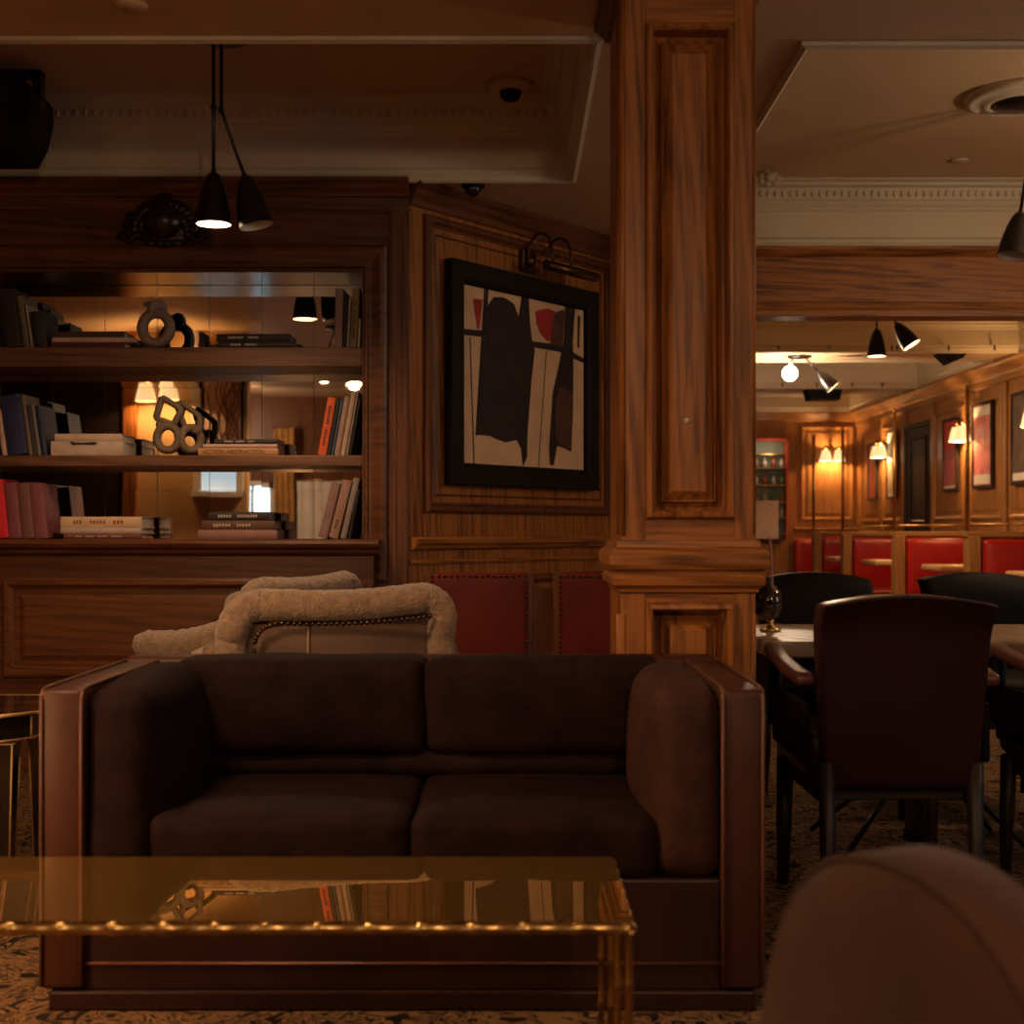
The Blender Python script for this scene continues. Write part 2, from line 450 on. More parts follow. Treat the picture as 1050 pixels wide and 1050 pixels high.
# mitred bolection frame round the opening
mb.ring(-3.3-.114, ZL-.2, XO+.114, ZT+.118, YW, [(0, 0), (0, .022), (.012, .032), (.03, .034), (.07, .02), (.085, .02), (.09, .03), (.1, .03), (.108, .012), (.116, -.03)], cap=False)
mb.build('opening_frame', M['darkX'], bc, True)
mb = MB(); mb.box(XO+.125, YW-.02, 0, XP+.0, YW+.02, 2.62, .004)
for k in (0, 1):
    mb.box(XO+.135+k*.05, YW-.026, .15, XO+.16+k*.05, YW-.018, 2.58, .004)
mb.build('pilaster', M['darkZ'], bc, True)
mb = MB(); mb.box(-3.3, YW+.012, ZT-.004, XO, 6.73, ZT+.02); mb.build('top_lining', M['glossX'], bc, True)
mb = MB(); mb.box(XO-.004, YW+.012, ZL, XO+.01, 6.73, ZT); mb.build('side_lining', M['darkZ'], bc, True)
for zb, zt in ((Z2b, Z2), (Z1b, Z1)):
    mb = MB(); mb.box(-3.3, 6.40, zb, XO-.005, 6.715, zt, .004); mb.build('shelf', M['shelfX'], bc, True)
mb = MB()
x0 = -2.26-.257*5; rng = random.Random(3)
zr = [.797+.0, 1.302, 1.807, 2.312]
zr = [1.064, 1.302, 1.807, 2.312]
for i in range(12):
    a, b = max(x0+i*.257, -3.3), min(x0+(i+1)*.257, XO)
    if b-a < .02: continue
    for z0, z1 in zip(zr[:-1], zr[1:]):
        tx, tz = rng.uniform(-.0012, .0012), rng.uniform(-.0012, .0012)
        g = .0002; bev = .0012
        c = Vector(((a+b)/2, 6.722, (z0+z1)/2)); hw, hh = (b-a)/2-g, (z1-z0)/2-g
        def P(u, w, y): return (c.x+u, c.y+y+u*tx+w*tz, c.z+w)
        o_ = [mb.vert(P(s*hw, t*hh, .004)) for s, t in ((-1, -1), (1, -1), (1, 1), (-1, 1))]
        i_ = [mb.vert(P(s*(hw-bev), t*(hh-bev*.4), 0)) for s, t in ((-1, -1), (1, -1), (1, 1), (-1, 1))]
        mb.cm = 0; mb.face(i_); mb.cm = 1
        for k in range(4): mb.face((o_[k], o_[(k+1) % 4], i_[(k+1) % 4], i_[k]))
mb.build('mirror_back', [M['mirror'], mat('mirror_bevel', (.55, .52, .48), .35, metal=1)], bc, True, recalc=False)
mb = MB(); mb.box(-3.32, 6.73, ZL-.05, XO+.02, 6.76, ZT+.03); mb.build('back_board', M['espresso'], bc, True)
YBF = 6.28
mb = MB(); mb.box(XC0, YBF, 0, XO+.06, 6.74, ZL-.02)
mb.build('base_cabinet', M['darkX'], bc, True)
mb = MB()
hmould(mb, XC0, XO+.09, YBF, [(.05, ZL), (.08, ZL-.006), (.086, ZL-.02), (.08, ZL-.034), (.06, ZL-.044), (.05, ZL-.048), (.045, ZL-.062), (.02, ZL-.072), (.0, ZL-.078)])
mb.box(XC0, YBF, ZL-.02, XO+.09, 6.73, ZL)
mb.build('ledge', M['darkX'], bc, True)
for x0_, x1_ in ((-4.15, -2.42), (-2.34, -.70)):
    mb = MB(); mb.ring(x0_, .43, x1_, .885, YBF, PANEL); mb.build('raised_panel', M['darkX'], bc, True)
mb = MB(); hmould(mb, XC0, XO+.06, YBF, [(.02, .19), (.024, .18), (.02, .17), (.03, .16), (.03, 0)]); mb.build('plinth', M['darkX'], bc, True)

# ---------------------------------------------------------------- angled wall with painting
def angled(name, mb, mats, parent=None):
    o = mb.build(name, mats, parent); return o
LW = 2.3
wa = MB(); wa.box(0, 0, 0, LW, .12, ZS)
wall = struct(wa.build('wall_angled', M['oakZ']), 'oak wall set at an angle beside the library', 'wall')
wall.location = (AX, AY, 0); wall.rotation_euler = (0, 0, ANG)
mb = MB(); hmould(mb, 0, LW, 0, [(.07, ZS), (.07, ZS-.02), (.05, ZS-.04), (.04, ZS-.06), (.018, ZS-.085), (.012, ZS-.11), (0, ZS-.115)])
mb.build('crown_moulding', M['darkX'], wall)
mb = MB(); mb.ring(.095, 1.19, 1.66, 2.60, 0, [(0, 0), (0, .02), (.012, .03), (.03, .03), (.042, .012), (.05, .01), (.05, -.01), (.09, .004)], cap=False); mb.build('panel_moulding', M['darkZ'], wall)
mb = MB(); hmould(mb, 0, LW, 0, [(.05, ZL+.01), (.058, ZL), (.055, ZL-.02), (.04, ZL-.03), (.03, ZL-.045), (.0, ZL-.055)])
hmould(mb, 0, LW, 0, [(.012, .965), (.018, .955), (.012, .945)])
mb.build('dado_rail', M['oakX'], wall)
mb = MB(); mb.ring(.1, .2, .8, .88, 0, PANEL); mb.ring(.9, .2, 1.66, .88, 0, PANEL); mb.build('wainscot_panel', M['darkZ'], wall)
mb = MB(); hmould(mb, 0, LW, 0, [(.02, .15), (.02, 0)]); mb.build('skirting', M['darkX'], wall)

pt = thing('painting', 'abstract painting with dark vertical bars and red patch in black frame', 'painting', (AX, AY, 0), ANG)
T0, T1, P0, P1 = .235, 1.475, 1.325, 2.41
mb = MB(); mb.ring(T0, P0, T1, P1, -.012, [(0, 0), (0, .048), (.006, .052), (.085, .05), (.10, .040), (.108, .03)], cap=False)
mb.box(T0+.01, -.018, P0+.01, T1-.01, -.012, P1-.01)
mb.build('frame', M['black_matte'], pt)
U0, U1, V0, V1 = T0+.107, T1-.107, P0+.107, P1-.107
mb = MB(); 
def art(poly, mi, lift):
    mb.cm = mi
    idx = [mb.vert((U0+(U1-U0)*u, -.03-lift, V0+(V1-V0)*v)) for u, v in poly]
    mb.face(idx)
art([(0, 0), (1, 0), (1, 1), (0, 1)], 0, 0)
art([(.155, .86), (.165, 1), (.20, 1), (.19, .86), (.15, .55), (.11, .15), (.10, .17)], 1, .001)
art([(.19, .86), (.185, .90), (.24, .965), (.32, .975), (.40, .95), (.435, .88), (.46, 1), (.52, 1), (.53, .86), (.545, .76), (.57, .70), (.54, .5), (.51, .2), (.505, .06), (.47, 0), (.455, .11), (.42, .155), (.33, .135), (.24, .155), (.21, .165), (.11, .165), (.13, .4), (.15, .62), (.17, .7)], 1, .002)
art([(0, .715), (.17, .725), (.17, .76), (0, .75)], 1, .003)
art([(.55, .75), (.78, .76), (1, .70), (1, .67), (.78, .715), (.55, .715)], 1, .003)
art([(.83, 1), (.92, 1), (.90, .8), (.905, .6), (.90, .35), (.885, .11), (.82, .13), (.76, .14), (.73, .02), (.70, .02), (.69, .1), (.72, .45), (.78, .65), (.82, .8)], 1, .002)
art([(.78, .5), (.89, .48), (.88, .12), (.80, .14), (.745, .18), (.74, .40)], 2, .004)
art([(.08, .93), (.15, .935), (.13, .78), (.115, .76)], 3, .004)
art([(.575, .93), (.61, .945), (.68, .965), (.74, .955), (.745, .90), (.72, .79), (.68, .765), (.62, .80), (.585, .86)], 3, .004)
art([(.72, .90), (.74, .95), (.82, .98), (.815, .85), (.80, .74), (.70, .76)], 2, .005)
art([(.945, .96), (.965, .96), (.955, .76), (.94, .76)], 1, .004)
art([(.055, .71), (.065, .71), (.095, .0), (.085, 0)], 4, .001)
art([(.665, .71), (.673, .71), (.605, .0), (.597, 0)], 4, .001)
mb.build('canvas', [M['canvas'], M['paint_black'], M['paint_brown'], M['paint_red'], M['paint_line']], pt, recalc=False)

pl = thing('picture_light', 'bronze gooseneck picture light mounted above the abstract painting', 'lamp', (AX, AY, 0), ANG)
cx = .92
mb = MB(); mb.box(cx-.09, -.03, 2.44, cx+.03, 0, 2.56, .01); mb.lathe([(0, 0), (.04, 0), (.045, .01), (.03, .05), (0, .055)], (cx-.03, 0, 2.5), 16, (0, -1, 0)); mb.build('backplate', M['nail'], pl)
for dx in (-.03, .13):
    mb = MB(); pts = [(cx+dx-.03, -.03, 2.48)]
    for k in range(9):
        a = PI-k*PI/8; pts.append((cx+dx-.03+.02*k/8, -.11-.07*math.cos(a)*-1*-1, 2.53+.10*math.sin(a)))
    pts.append((cx+dx-.01, -.185, 2.46))
    mb.tube(pts, .007, 8); mb.build('gooseneck_arm', M['nail'], pl)
mb = MB(); mb.tube([(cx-.10, -.185, 2.45), (cx+.34, -.185, 2.45)], .026, 14); mb.build('lamp_hood', M['nail'], pl)

# ---------------------------------------------------------------- column
cl = thing('column', 'square oak-panelled column behind the velvet sofa', 'column', (.511, 4.165, 0))
CX0, CX1, CY0, CY1 = .316, .706, 3.96, 4.39
mb = MB(); mb.box(CX0, CY0+.05, 0, CX1, CY1, ZS)
mb.box(CX0, CY0, 0, CX0+.0715, CY0+.06, ZS, .002, 1); mb.box(CX1-.061, CY0, 0, CX1, CY0+.06, ZS, .002, 1)
# corner beads on the left arris
for zz0, zz1 in ((.15, .86), (1.09, ZS)):
    mb.tube([(CX0+.004, CY0+.004, zz0), (CX0+.004, CY0+.004, zz1)], .011, 10)
    mb.tube([(CX0-.003, CY0+.03, zz0), (CX0-.003, CY0+.03, zz1)], .008, 10)
    mb.tube([(CX1-.004, CY0+.004, zz0), (CX1-.004, CY0+.004, zz1)], .006, 8)
mb.build('shaft', M['oakZ'], cl, True)
CP = [(0, 0), (0, .012), (.006, .022), (.016, .024), (.022, .016), (.024, -.040), (.034, -.046), (.044, -.040), (.050, -.026), (.056, -.032), (.078, -.014), (.081, -.012)]
def colpanel(z0, z1):
    m_ = MB(); m_.ring(CX0+.0715, z0, CX1-.061, z1, CY0, CP)
    return m_
colpanel(1.137, 2.571).build('panel', M['oakZ'], cl, True)
colpanel(.16, .893).build('panel', M['oakZ'], cl, True)
for z0, z1 in ((2.571, ZS), (.893, 1.137), (0, .16)):
    mb = MB(); mb.box(CX0+.0715, CY0+.001, z0, CX1-.061, CY0+.06, z1, .001, 1); mb.build('rail', M['oakX'], cl, True)
def wrap(mb, prof, x0=CX0, x1=CX1, y0=CY0, y1=CY1):
    prev = None
    for h, z in prof:
        L = [mb.vert((x0-h, y0-h, z)), mb.vert((x1+h, y0-h, z)), mb.vert((x1+h, y1+h, z)), mb.vert((x0-h, y1+h, z))]
        if prev:
            for i in range(4): mb.face((prev[i], prev[(i+1) % 4], L[(i+1) % 4], L[i]))
        prev = L
    return mb
mb = wrap(MB(), [(0, 1.075), (.012, 1.073), (.014, 1.055), (.03, 1.045), (.036, 1.03), (.036, 1.005), (.03, .99), (.018, .985), (.018, .975), (.026, .965), (.024, .945), (.01, .935), (.008, .925), (0, .92)])
mb.build('belt_moulding', M['oakX'], cl, True, recalc=False)
mb = wrap(MB(), [(.05, ZS), (.05, 2.725), (.038, 2.715), (.03, 2.70), (.018, 2.685), (.016, 2.675), (0, 2.67)])
mb.build('crown_moulding', M['darkX'], cl, True, recalc=False)
mb = wrap(MB(), [(0, .16), (.012, .15), (.02, .13), (.02, 0)]); mb.build('plinth', M['oakX'], cl, True, recalc=False)
mb = MB(); kp = px(705, 431, CY0-.005); mb.lathe([(0, .012), (.006, .010), (.009, .004), (.007, 0)], (kp.x, CY0+.016, kp.z), 12, (0, -1, 0)); mb.build('knob', M['white_trim'], cl, True)

# ---------------------------------------------------------------- lintel beam and walls
mb = MB(); mb.box(.55, 7.87, 2.336, XR, 8.02, ZS)
hmould(mb, .55, XR, 7.87, [(.04, ZS), (.04, ZS-.02), (.02, ZS-.045), (.006, ZS-.055), (0, ZS-.06)])
hmould(mb, .55, XR, 7.87, [(.02, 2.42), (.026, 2.41), (.02, 2.39), (.03, 2.37), (.03, 2.336)])
struct(mb.build('trim_6', M['oakX']), 'dark oak lintel beam over the opening to the far room', 'beam')

def wall_panels(o, L, pans, zc=ZS, dado=1.1, m=None):
    mb = MB(); hmould(mb, 0, L, 0, [(.13, zc), (.13, zc-.03), (.10, zc-.05), (.06, zc-.10), (.05, zc-.12), (.03, zc-.14), (.03, zc-.2), (.0, zc-.21)]); mb.build('crown_moulding', GX, o)
    mb = MB(); hmould(mb, 0, L, 0, [(.03, dado), (.045, dado-.01), (.04, dado-.03), (.02, dado-.05), (0, dado-.06)]); mb.build('dado_rail', GX, o)
    for a, b, z0, z1 in pans:
        mb = MB(); mb.ring(a, z0, b, z1, 0, PANEL); mb.build('raised_panel', m or GZ, o)
# wall_right faces -x : local x runs along world -y  (rotation -90 deg)  local (0,0) at (XR, YF)
mb = MB(); LR = YF-YB; mb.box(0, 0, 0, LR, .12, ZS)
wr = struct(mb.build('wall_right', GZ), 'golden oak panelled wall along the red booths', 'wall'); wr.location = (XR, YF, 0); wr.rotation_euler = (0, 0, -PI/2)
pans = []
for d0, d1 in ((18.4, 17.5), (17.35, 16.5), (15.25, 14.25), (14.05, 13.15), (12.95, 12.1), (11.9, 11.1), (10.9, 9.9), (9.7, 8.7)):
    pans.append((YF-d0, YF-d1, 1.22, 2.42))
wall_panels(wr, LR, pans)
for d in (17.42, 16.42, 15.32, 14.15, 13.05, 12.0, 11.0):
    mb = MB(); mb.box(YF-d-.055, -.03, 1.1, YF-d+.055, .0, 2.53, .006); mb.build('pilaster', GZ, wr)
dr = MB(); dr.box(YF-16.33, -.012, 0, YF-15.4, .0, 2.3); 
dr.ring(YF-16.33-.06, 0, YF-15.4+.06, 2.36, 0, [(0, 0), (0, .03), (.02, .035), (.05, .03), (.06, .01)], cap=False)
dr.ring(YF-16.2, 1.2, YF-15.53, 2.2, -.012, SMALLP)
dr = dr.build('door_1', M['espresso']); struct(dr, 'dark door in the oak booth wall', 'door'); dr.location = wr.location; dr.rotation_euler = wr.rotation_euler
# wall_far
mb = MB(); mb.box(.5, YF, 0, XR, YF+.12, ZS); 
wf = struct(mb.build('wall_far', GZ), 'golden oak panelled end wall of the far room', 'wall')
def far_part(name, mb, m): return mb.build(name, m, wf)
mb = MB(); hmould(mb, .5, XR, YF, [(.10, ZS), (.10, ZS-.03), (.05, ZS-.09), (.03, ZS-.12), (0, ZS-.14)]); far_part('crown_moulding', mb, GX)
mb = MB(); hmould(mb, 3.86, XR, YF, [(.05, 1.16), (.06, 1.14), (.05, 1.12), (.02, 1.10), (.02, 1.08), (0, 1.07)]); far_part('dado_rail', mb, GX)
mb = MB(); mb.ring(3.95, 1.25, 4.68, 2.55, YF, PANEL); far_part('raised_panel', mb, GZ)
mb = MB(); mb.box(.62, 8.3, 0, .74, YF, ZS); struct(mb.build('wall_inner', GZ), 'oak side wall of the far room behind the column', 'wall')
# near-room walls (beside and behind the viewer, seen in the mirror)
mb = MB(); mb.box(XL-.12, YB, 0, XL, 6.9, ZS); struct(mb.build('wall_left', M['darkZ']), 'dark oak side wall of the lounge', 'wall')
mb = MB(); mb.box(XL, YB-.12, 0, XR, YB, ZS); wrr = struct(mb.build('wall_rear', M['darkZ']), 'dark oak wall behind the viewer', 'wall')
# ================================================================== MIRROR-SIDE PARTITION
D2 = 2.3
def mx_(x): return (x-525)*11.14/F          # photo x seen by reflection on the partition face
def mz_(y): return H+(545-y)*11.14/F
mb = MB(); mb.box(XL, D2-.12, 0, -2.16, D2, ZS)
pw = struct(mb.build('wall_partition', M['plaster']), 'ochre plaster partition wall reflected in the library mirror', 'wall')
mb = MB(); mb.box(mx_(128), D2, 0, mx_(141), D2+.05, ZS); mb.build('post', M['oakZ'], pw)
mb = MB(); mb.box(mx_(195), D2, mz_(478), mx_(205), D2+.02, ZS); mb.build('white_strip', M['white_trim'], pw)
mb = MB(); mb.box(mx_(0), D2, 0, mx_(124), D2+.03, 2.55)
for a in (0, 62):
    pass
d2 = struct(mb.build('door_2', M['espresso']), 'dark timber door leaf reflected in the library mirror', 'door')
ab = thing('drawing', 'tall pale drawing of tangled dark branches reflected in the mirror', 'picture', (mx_(229), D2, 2.0))
mb = MB(); X0, X1 = mx_(207), mx_(250); mb.box(X0, D2+.005, mz_(458), X1, D2+.03, 2.62, .004); mb.build('frame', M['black_matte'], ab, True)
mb = MB(); mb.box(X0+.02, D2+.03, mz_(456), X1-.02, D2+.033, 2.6); mb.build('sheet', mat('pink_grey_sheet', (.66, .46, .41), .7, var=.06), ab, True)
mb = MB(); rng = random.Random(5)
for k in range(11):
    x = rng.uniform(X0+.05, X1-.05); pts = []
    for j in range(8):
        pts.append((min(X1-.03, max(X0+.03, x+.05*math.sin(j*1.1+k)+.012*(j-4)*math.cos(k*2.1))), D2+.034, 1.83+.76*j/7))
    mb.tube(pts, .004, 5)
mb.build('branch_lines', M['paint_line'], ab, True)
w3 = thing('window_3', 'low daylit hatch window in the ochre partition, reflected in the mirror', 'window', (mx_(224), D2, 1.4)); w3['kind'] = 'structure'
mb = MB()
for a in ((198, 206), (243, 250)): mb.box(mx_(a[0]), D2+.003, 1.375, mx_(a[1]), D2+.04, 1.66)
mb.box(mx_(198), D2+.003, 1.375, mx_(250), D2+.06, 1.42); mb.box(mx_(198), D2+.003, 1.62, mx_(250), D2+.04, 1.66); mb.build('window_frame', M['white_trim'], w3, True)
mb = MB(); mb.box(mx_(206), D2+.005, 1.42, mx_(243), D2+.012, 1.62); mb.build('pane', emit('daylight_hatch', (.55, .80, .95), .55), w3, True)
# rear window, drapes
S3 = (6.72*2+2.98)/F
def rx(x): return (x-525)*S3
def rz_(y): return H+(545-y)*S3
wn = thing('window_1', 'small two-pane daylit window behind the viewer, reflected in the mirror', 'window', (rx(259), YB+.05, 1.4)); wn['kind'] = 'structure'
wx0, wx1, wz0, wz1 = rx(240), rx(279), 1.27, 1.66
mb = MB(); mb.ring(wx0, wz0, wx1, wz1, YB+.0, [(0, 0)], cap=False) if False else None
mb.box(wx0-.04, YB+.002, wz0-.04, wx0+.02, YB+.06, wz1+.04); mb.box(wx1-.02, YB+.002, wz0-.04, wx1+.04, YB+.06, wz1+.04)
mb.box(wx0-.04, YB+.002, wz0-.04, wx1+.04, YB+.06, wz0+.02); mb.box(wx0-.04, YB+.002, wz1-.02, wx1+.04, YB+.06, wz1+.04); mb.box((wx0+wx1)/2-.02, YB+.002, wz0, (wx0+wx1)/2+.02, YB+.06, wz1)
mb.build('window_frame', M['white_trim'], wn, True)
for a, b in ((wx0+.02, (wx0+wx1)/2-.02), ((wx0+wx1)/2+.02, wx1-.02)):
    mb = MB(); mb.box(a, YB+.01, wz0+.02, b, YB+.02, wz1-.02); mb.build('pane', M['day'], wn, True)
def drape(name, x0, x1, z0, z1, y, m, label, amp=.03, per=.07):
    mb = MB(); n = max(12, int((x1-x0)/per*8))
    def fn(u, v): 
        x = x0+(x1-x0)*u
        return (x, y+amp*math.sin(u*(x1-x0)/per*2*PI)*(.6+.4*(1-v)), z0+(z1-z0)*v)
    mb.grid(fn, n, 6)
    def fn2(u, v):
        p = fn(u, v); return (p[0], p[1]-.006, p[2])
    mb.grid(fn2, n, 6)
    mb.cm = 1; mb.tube([(x0-.01, y, z1+.015), (x1+.01, y, z1+.015)], .012, 8)
    o = mb.build(name, [m, M['brass_dull']]); tag(o, label, 'curtain')
drape('curtain', rx(283), rx(304), 0.0, 2.35, YB+.15, M['gold_cloth'], 'gold drape beside the small rear window, seen in the mirror')
drape('curtain', rx(307), rx(372), 0.0, 1.72, YB+.16, M['white_cloth'], 'white half-height curtain beside the gold drape, seen in the mirror', .025, .12)
# big window on the right-hand side, beyond the frame, giving the cool light on the page edges
w2 = thing('window_2', 'blue daylit window in the side wall beyond the frame', 'window', (XR-.03, 3.65, 1.6)); w2['kind'] = 'structure'
mb = MB()
for a, b in ((3.2, 3.26), (3.62, 3.68), (4.04, 4.1)): mb.box(XR-.07, a, 1.0, XR-.002, b, 2.3)
for a, b in ((1.0, 1.06), (1.62, 1.68), (2.24, 2.3)): mb.box(XR-.07, 3.2, a, XR-.002, 4.1, b)
mb.build('window_frame', M['white_trim'], w2, True)
mb = MB(); mb.box(XR-.03, 3.24, 1.04, XR-.02, 4.06, 2.26); mb.build('pane', emit('daylight_large_pane', (.35, .72, 1.0), 3.0), w2, True)

# ================================================================== BOOKS
SPY = 6.43
SB = F/SPY
def text_mesh(txt, size, mname):
    cu = bpy.data.curves.new('lettering', 'FONT'); cu.body = txt; cu.size = size; cu.align_x = 'CENTER'; cu.align_y = 'CENTER'; cu.extrude = .0004
    o = bpy.data.objects.new('tmp_text', cu); col.objects.link(o)
    dg = bpy.context.evaluated_depsgraph_get(); me = bpy.data.meshes.new_from_object(o.evaluated_get(dg))
    bpy.data.objects.remove(o); me.materials.clear(); me.materials.append(mname)
    return me
INK_D = mat('dark_ink', (.03, .018, .014), .6); INK_L = mat('pale_ink', (.62, .50, .42), .6); INK_R = mat('rust_ink', (.30, .09, .05), .6)
def make_book(t, h, dp, c, label, group, ink=None, txt=None, rough=.55, words=(3, 4)):
    """upright book, spine on -y at y=0, origin at its lower left corner"""
    mb = MB(); b = min(.003, t*.3)
    bt = min(.0035, t*.22)
    mb.box(0, .004, 0, bt, dp, h); mb.box(t-bt, .004, 0, t, dp, h)
    n = 6; poly = [(0, .006)]+[(t*(.5-.5*math.cos(PI*k/n)), .006-.006*math.sin(PI*k/n)) for k in range(1, n)]+[(t, .006), (t-bt, .012), (bt, .012)]
    mb.prism(poly, 'z', 0, h)
    o = mb.build('book', cover(c, rough)); tag(o, label, 'book', group)
    mb = MB(); mb.box(bt, .012, .004, t-bt, dp-.005, h-.004); mb.build('pages', M['pages'], o)
    if txt:
        me = text_mesh(txt, t*.75, ink); l = bpy.data.objects.new('lettering', me); col.objects.link(l); l.parent = o
        l.location = (t*.5, -.0012, h*.45); l.rotation_euler = (PI/2, -PI/2, 0)
    elif ink:
        mb = MB(); rng = random.Random(hash(label) % 1000 if False else len(label)*7+int(h*1000))
        z = h*.16
        for w in range(words[0]):
            for k in range(rng.randint(words[1]-1, words[1]+2)):
                g = rng.uniform(.3, .42)*t
                mb.box(t*.34, -.0013, z, t*(.60+.08*rng.random()), .0005, z+g*.5); z += g*.85
                if z > h*.85: break
            z += t*.6
            if z > h*.8: break
        mb.build('lettering', ink, o)
    return o
def stand(x0, wpx, hpx, lean, z, c, label, group, dp=.2, yo=0, **k):
    t, h = wpx/SB*math.cos(R(lean)), hpx/SB/math.cos(R(lean))
    o = make_book(t, h, dp, c, label, group, **k)
    a = R(lean); X = (x0-525)/SB
    o.rotation_euler = (0, a, 0)
    if a <= 0: o.location = (X, SPY+yo, z+.0005)
    else: o.location = (X+t/math.cos(a)-t*math.cos(a), SPY+yo, z+t*math.sin(a)+.0005)
    return o
def lie(x0, x1, z0, z1, zbase, c, label, group, dp=.22, yo=0, rz=0, **k):
    """z0,z1 = photo y of lower and upper edge"""
    L, t = (x1-x0)/SB, (z0-z1)/SB-.0006
    o = make_book(t, L, dp, c, label, group, **k)
    o.rotation_euler = Matrix.Rotation(rz, 3, 'Z').to_euler() if False else (0, PI/2, 0)
    # after +90 deg about y: local z -> +x, local x -> -z
    o.location = ((x0-525)/SB, SPY+yo, zbase+t+.0004)
    return zbase+t+.0008
G = 'books on the top shelf'
stand(-10, 11, 57, -8, Z1, (.05, .035, .03), 'dark brown book at the outer end of the top shelf', G)
stand(4, 19, 59, -8, Z1, (.016, .012, .014), 'thick black book leaning on the top shelf beside a tan book', G)
stand(24, 6.5, 53, -8, Z1, (.13, .10, .07), 'tan-grey book leaning on the top shelf beside a thick black one', G)
stand(31.5, 2.5, 44, -8, Z1, (.30, .24, .20), 'thin pale book on the top shelf before the short navy one', G)
stand(35, 14, 37, -7, Z1, (.014, .018, .028), 'short navy-black book leaning on the top shelf, last of its row', G)
z = lie(52, 128, 356, 350, Z1, (.10, .022, .02), 'maroon book at the bottom of the top-shelf stack beside the ring sculpture', G, ink=INK_D, words=(5, 5))
z = lie(53, 137, 350, 345, z, (.52, .34, .34), 'pale pink book in the middle of the top-shelf stack', G)
z = lie(55, 127, 345, 339, z, (.06, .035, .025), 'dark brown book on top of the top-shelf stack beside the ring sculpture', G)
stand(203, 5, 17, -6, Z1, (.02, .015, .014), 'tiny dark book standing on the top shelf beside two black volumes', G, dp=.12, yo=.05)
z = lie(224, 302, 356, 349, Z1, (.014, .012, .014), 'lower black book of the flat pair on the top shelf', G, ink=INK_L, words=(2, 6))
z = lie(222, 297, 349, 341.5, z, (.012, .012, .016), 'upper black book of the flat pair on the top shelf', G, ink=INK_L, words=(2, 5))
stand(342.5, 8, 61, 1.5, Z1, (.23, .16, .16), 'mauve-grey book standing on the top shelf by the pilaster', G)
stand(351.5, 3, 56, 2, Z1, (.02, .016, .016), 'thin black book between mauve and silver ones on the top shelf', G)
stand(355, 2.6, 51, 3, Z1, (.30, .27, .25), 'thin silver book on the top shelf beside the olive one', G)
stand(358.5, 7, 61, 3, Z1, (.20, .14, .06), 'olive-gold book standing on the top shelf near the pilaster', G, ink=INK_D)
stand(366.5, 2, 30, 3, Z1, (.5, .45, .4), 'short thin white book at the pilaster end of the top shelf', G, dp=.15)
G = 'books on the middle shelf'
stand(-12, 7, 60, -8, Z2, (.16, .11, .09), 'grey-brown book at the outer end of the middle shelf', G)
stand(2, 5, 47, -8, Z2, (.46, .30, .26), 'thin pale pink book leaning against the navy one on the middle shelf', G)
stand(9, 20, 61, -8, Z2, (.016, .026, .085), 'thick tall navy book leaning on the middle shelf', G)
stand(29.3, 4.5, 62, -8, Z2, (.13, .105, .09), 'tall thin grey-brown book beside the thick navy one, middle shelf', G)
stand(34.3, 3.2, 52, -8, Z2, (.035, .028, .03), 'thin charcoal book on the middle shelf', G)
stand(38, 4.2, 52, -8, Z2, (.14, .12, .12), 'thin mid-grey book on the middle shelf beside the short navy one', G)
stand(42.6, 6, 51, -8, Z2, (.014, .024, .060), 'short navy book leaning at the inner end of its middle-shelf row', G)
z = lie(52, 126, 467, 452, Z2, (.46, .36, .29), 'thick cream book with an ornate dark emblem, under a thinner one', G, dp=.24)
eb = bpy.context.scene.objects['book']
z = lie(56, 125, 452, 444.5, z, (.50, .38, .31), 'cream book on top of the thick emblem book, middle shelf', G, dp=.23)
z = lie(203, 285, 467, 459, Z2, (.36, .19, .08), 'tan book lettered ACTION ABSTRACTION under two others', G, ink=INK_D, txt='ACTION ABSTRACTION')
z = lie(208, 284, 459, 455, z, (.40, .26, .23), 'thin pinkish book above the tan ACTION ABSTRACTION book', G)
z = lie(220, 284, 455, 450, z, (.018, .014, .014), 'thin black book on top of the ACTION ABSTRACTION stack', G, ink=INK_L, words=(3, 6))
stand(325.5, 8.6, 59, 10, Z2, (.50, .085, .022), 'bright orange book with black lettering on the middle shelf', G, ink=INK_D, words=(3, 6))
stand(335, 4, 57, 10, Z2, (.012, .014, .022), 'black book beside the bright orange one', G)
stand(339.5, 2.2, 58, 10, Z2, (.07, .10, .15), 'thin slate-blue book second from the bright orange one', G)
stand(342.5, 5.5, 60, 10, Z2, (.26, .17, .15), 'mauve book in the leaning row near the bright orange one', G)
stand(348.8, 5, 65, 10, Z2, (.33, .25, .19), 'tall beige book in the leaning row on the middle shelf', G)
stand(354.5, 2.2, 65, 10, Z2, (.20, .18, .18), 'tall thin grey book beyond the tall beige one', G)
stand(357.5, 2.5, 58, 10, Z2, (.012, .012, .014), 'black book at the pilaster end of the middle shelf', G)
G = 'books on the ledge'
stand(-6, 15, 60, -6, ZL, (.50, .012, .018), 'bright red book standing on the ledge', G)
stand(9.5, 13, 57, -6, ZL, (.17, .05, .065), 'plum book beside the bright red one on the ledge', G)
stand(23, 12.5, 57, -6, ZL, (.14, .06, .055), 'brown book between two plum ones on the ledge', G)
stand(36, 13.5, 56, -6, ZL, (.18, .055, .07), 'plum book at the inner end of the ledge row', G)
z = lie(65, 145, 553, 547.5, ZL, (.14, .05, .03), 'brown book at the bottom of the pale ledge stack', G, ink=INK_L, words=(4, 5), dp=.235)
z = lie(62, 145, 547.5, 541.5, z, (.40, .31, .29), 'pale grey book in the middle of the ledge stack', G, dp=.24)
z = lie(62, 145, 541.5, 530, z, (.50, .36, .25), 'thick cream speckled book on top of the ledge stack', G, ink=INK_R, words=(3, 3), dp=.25)
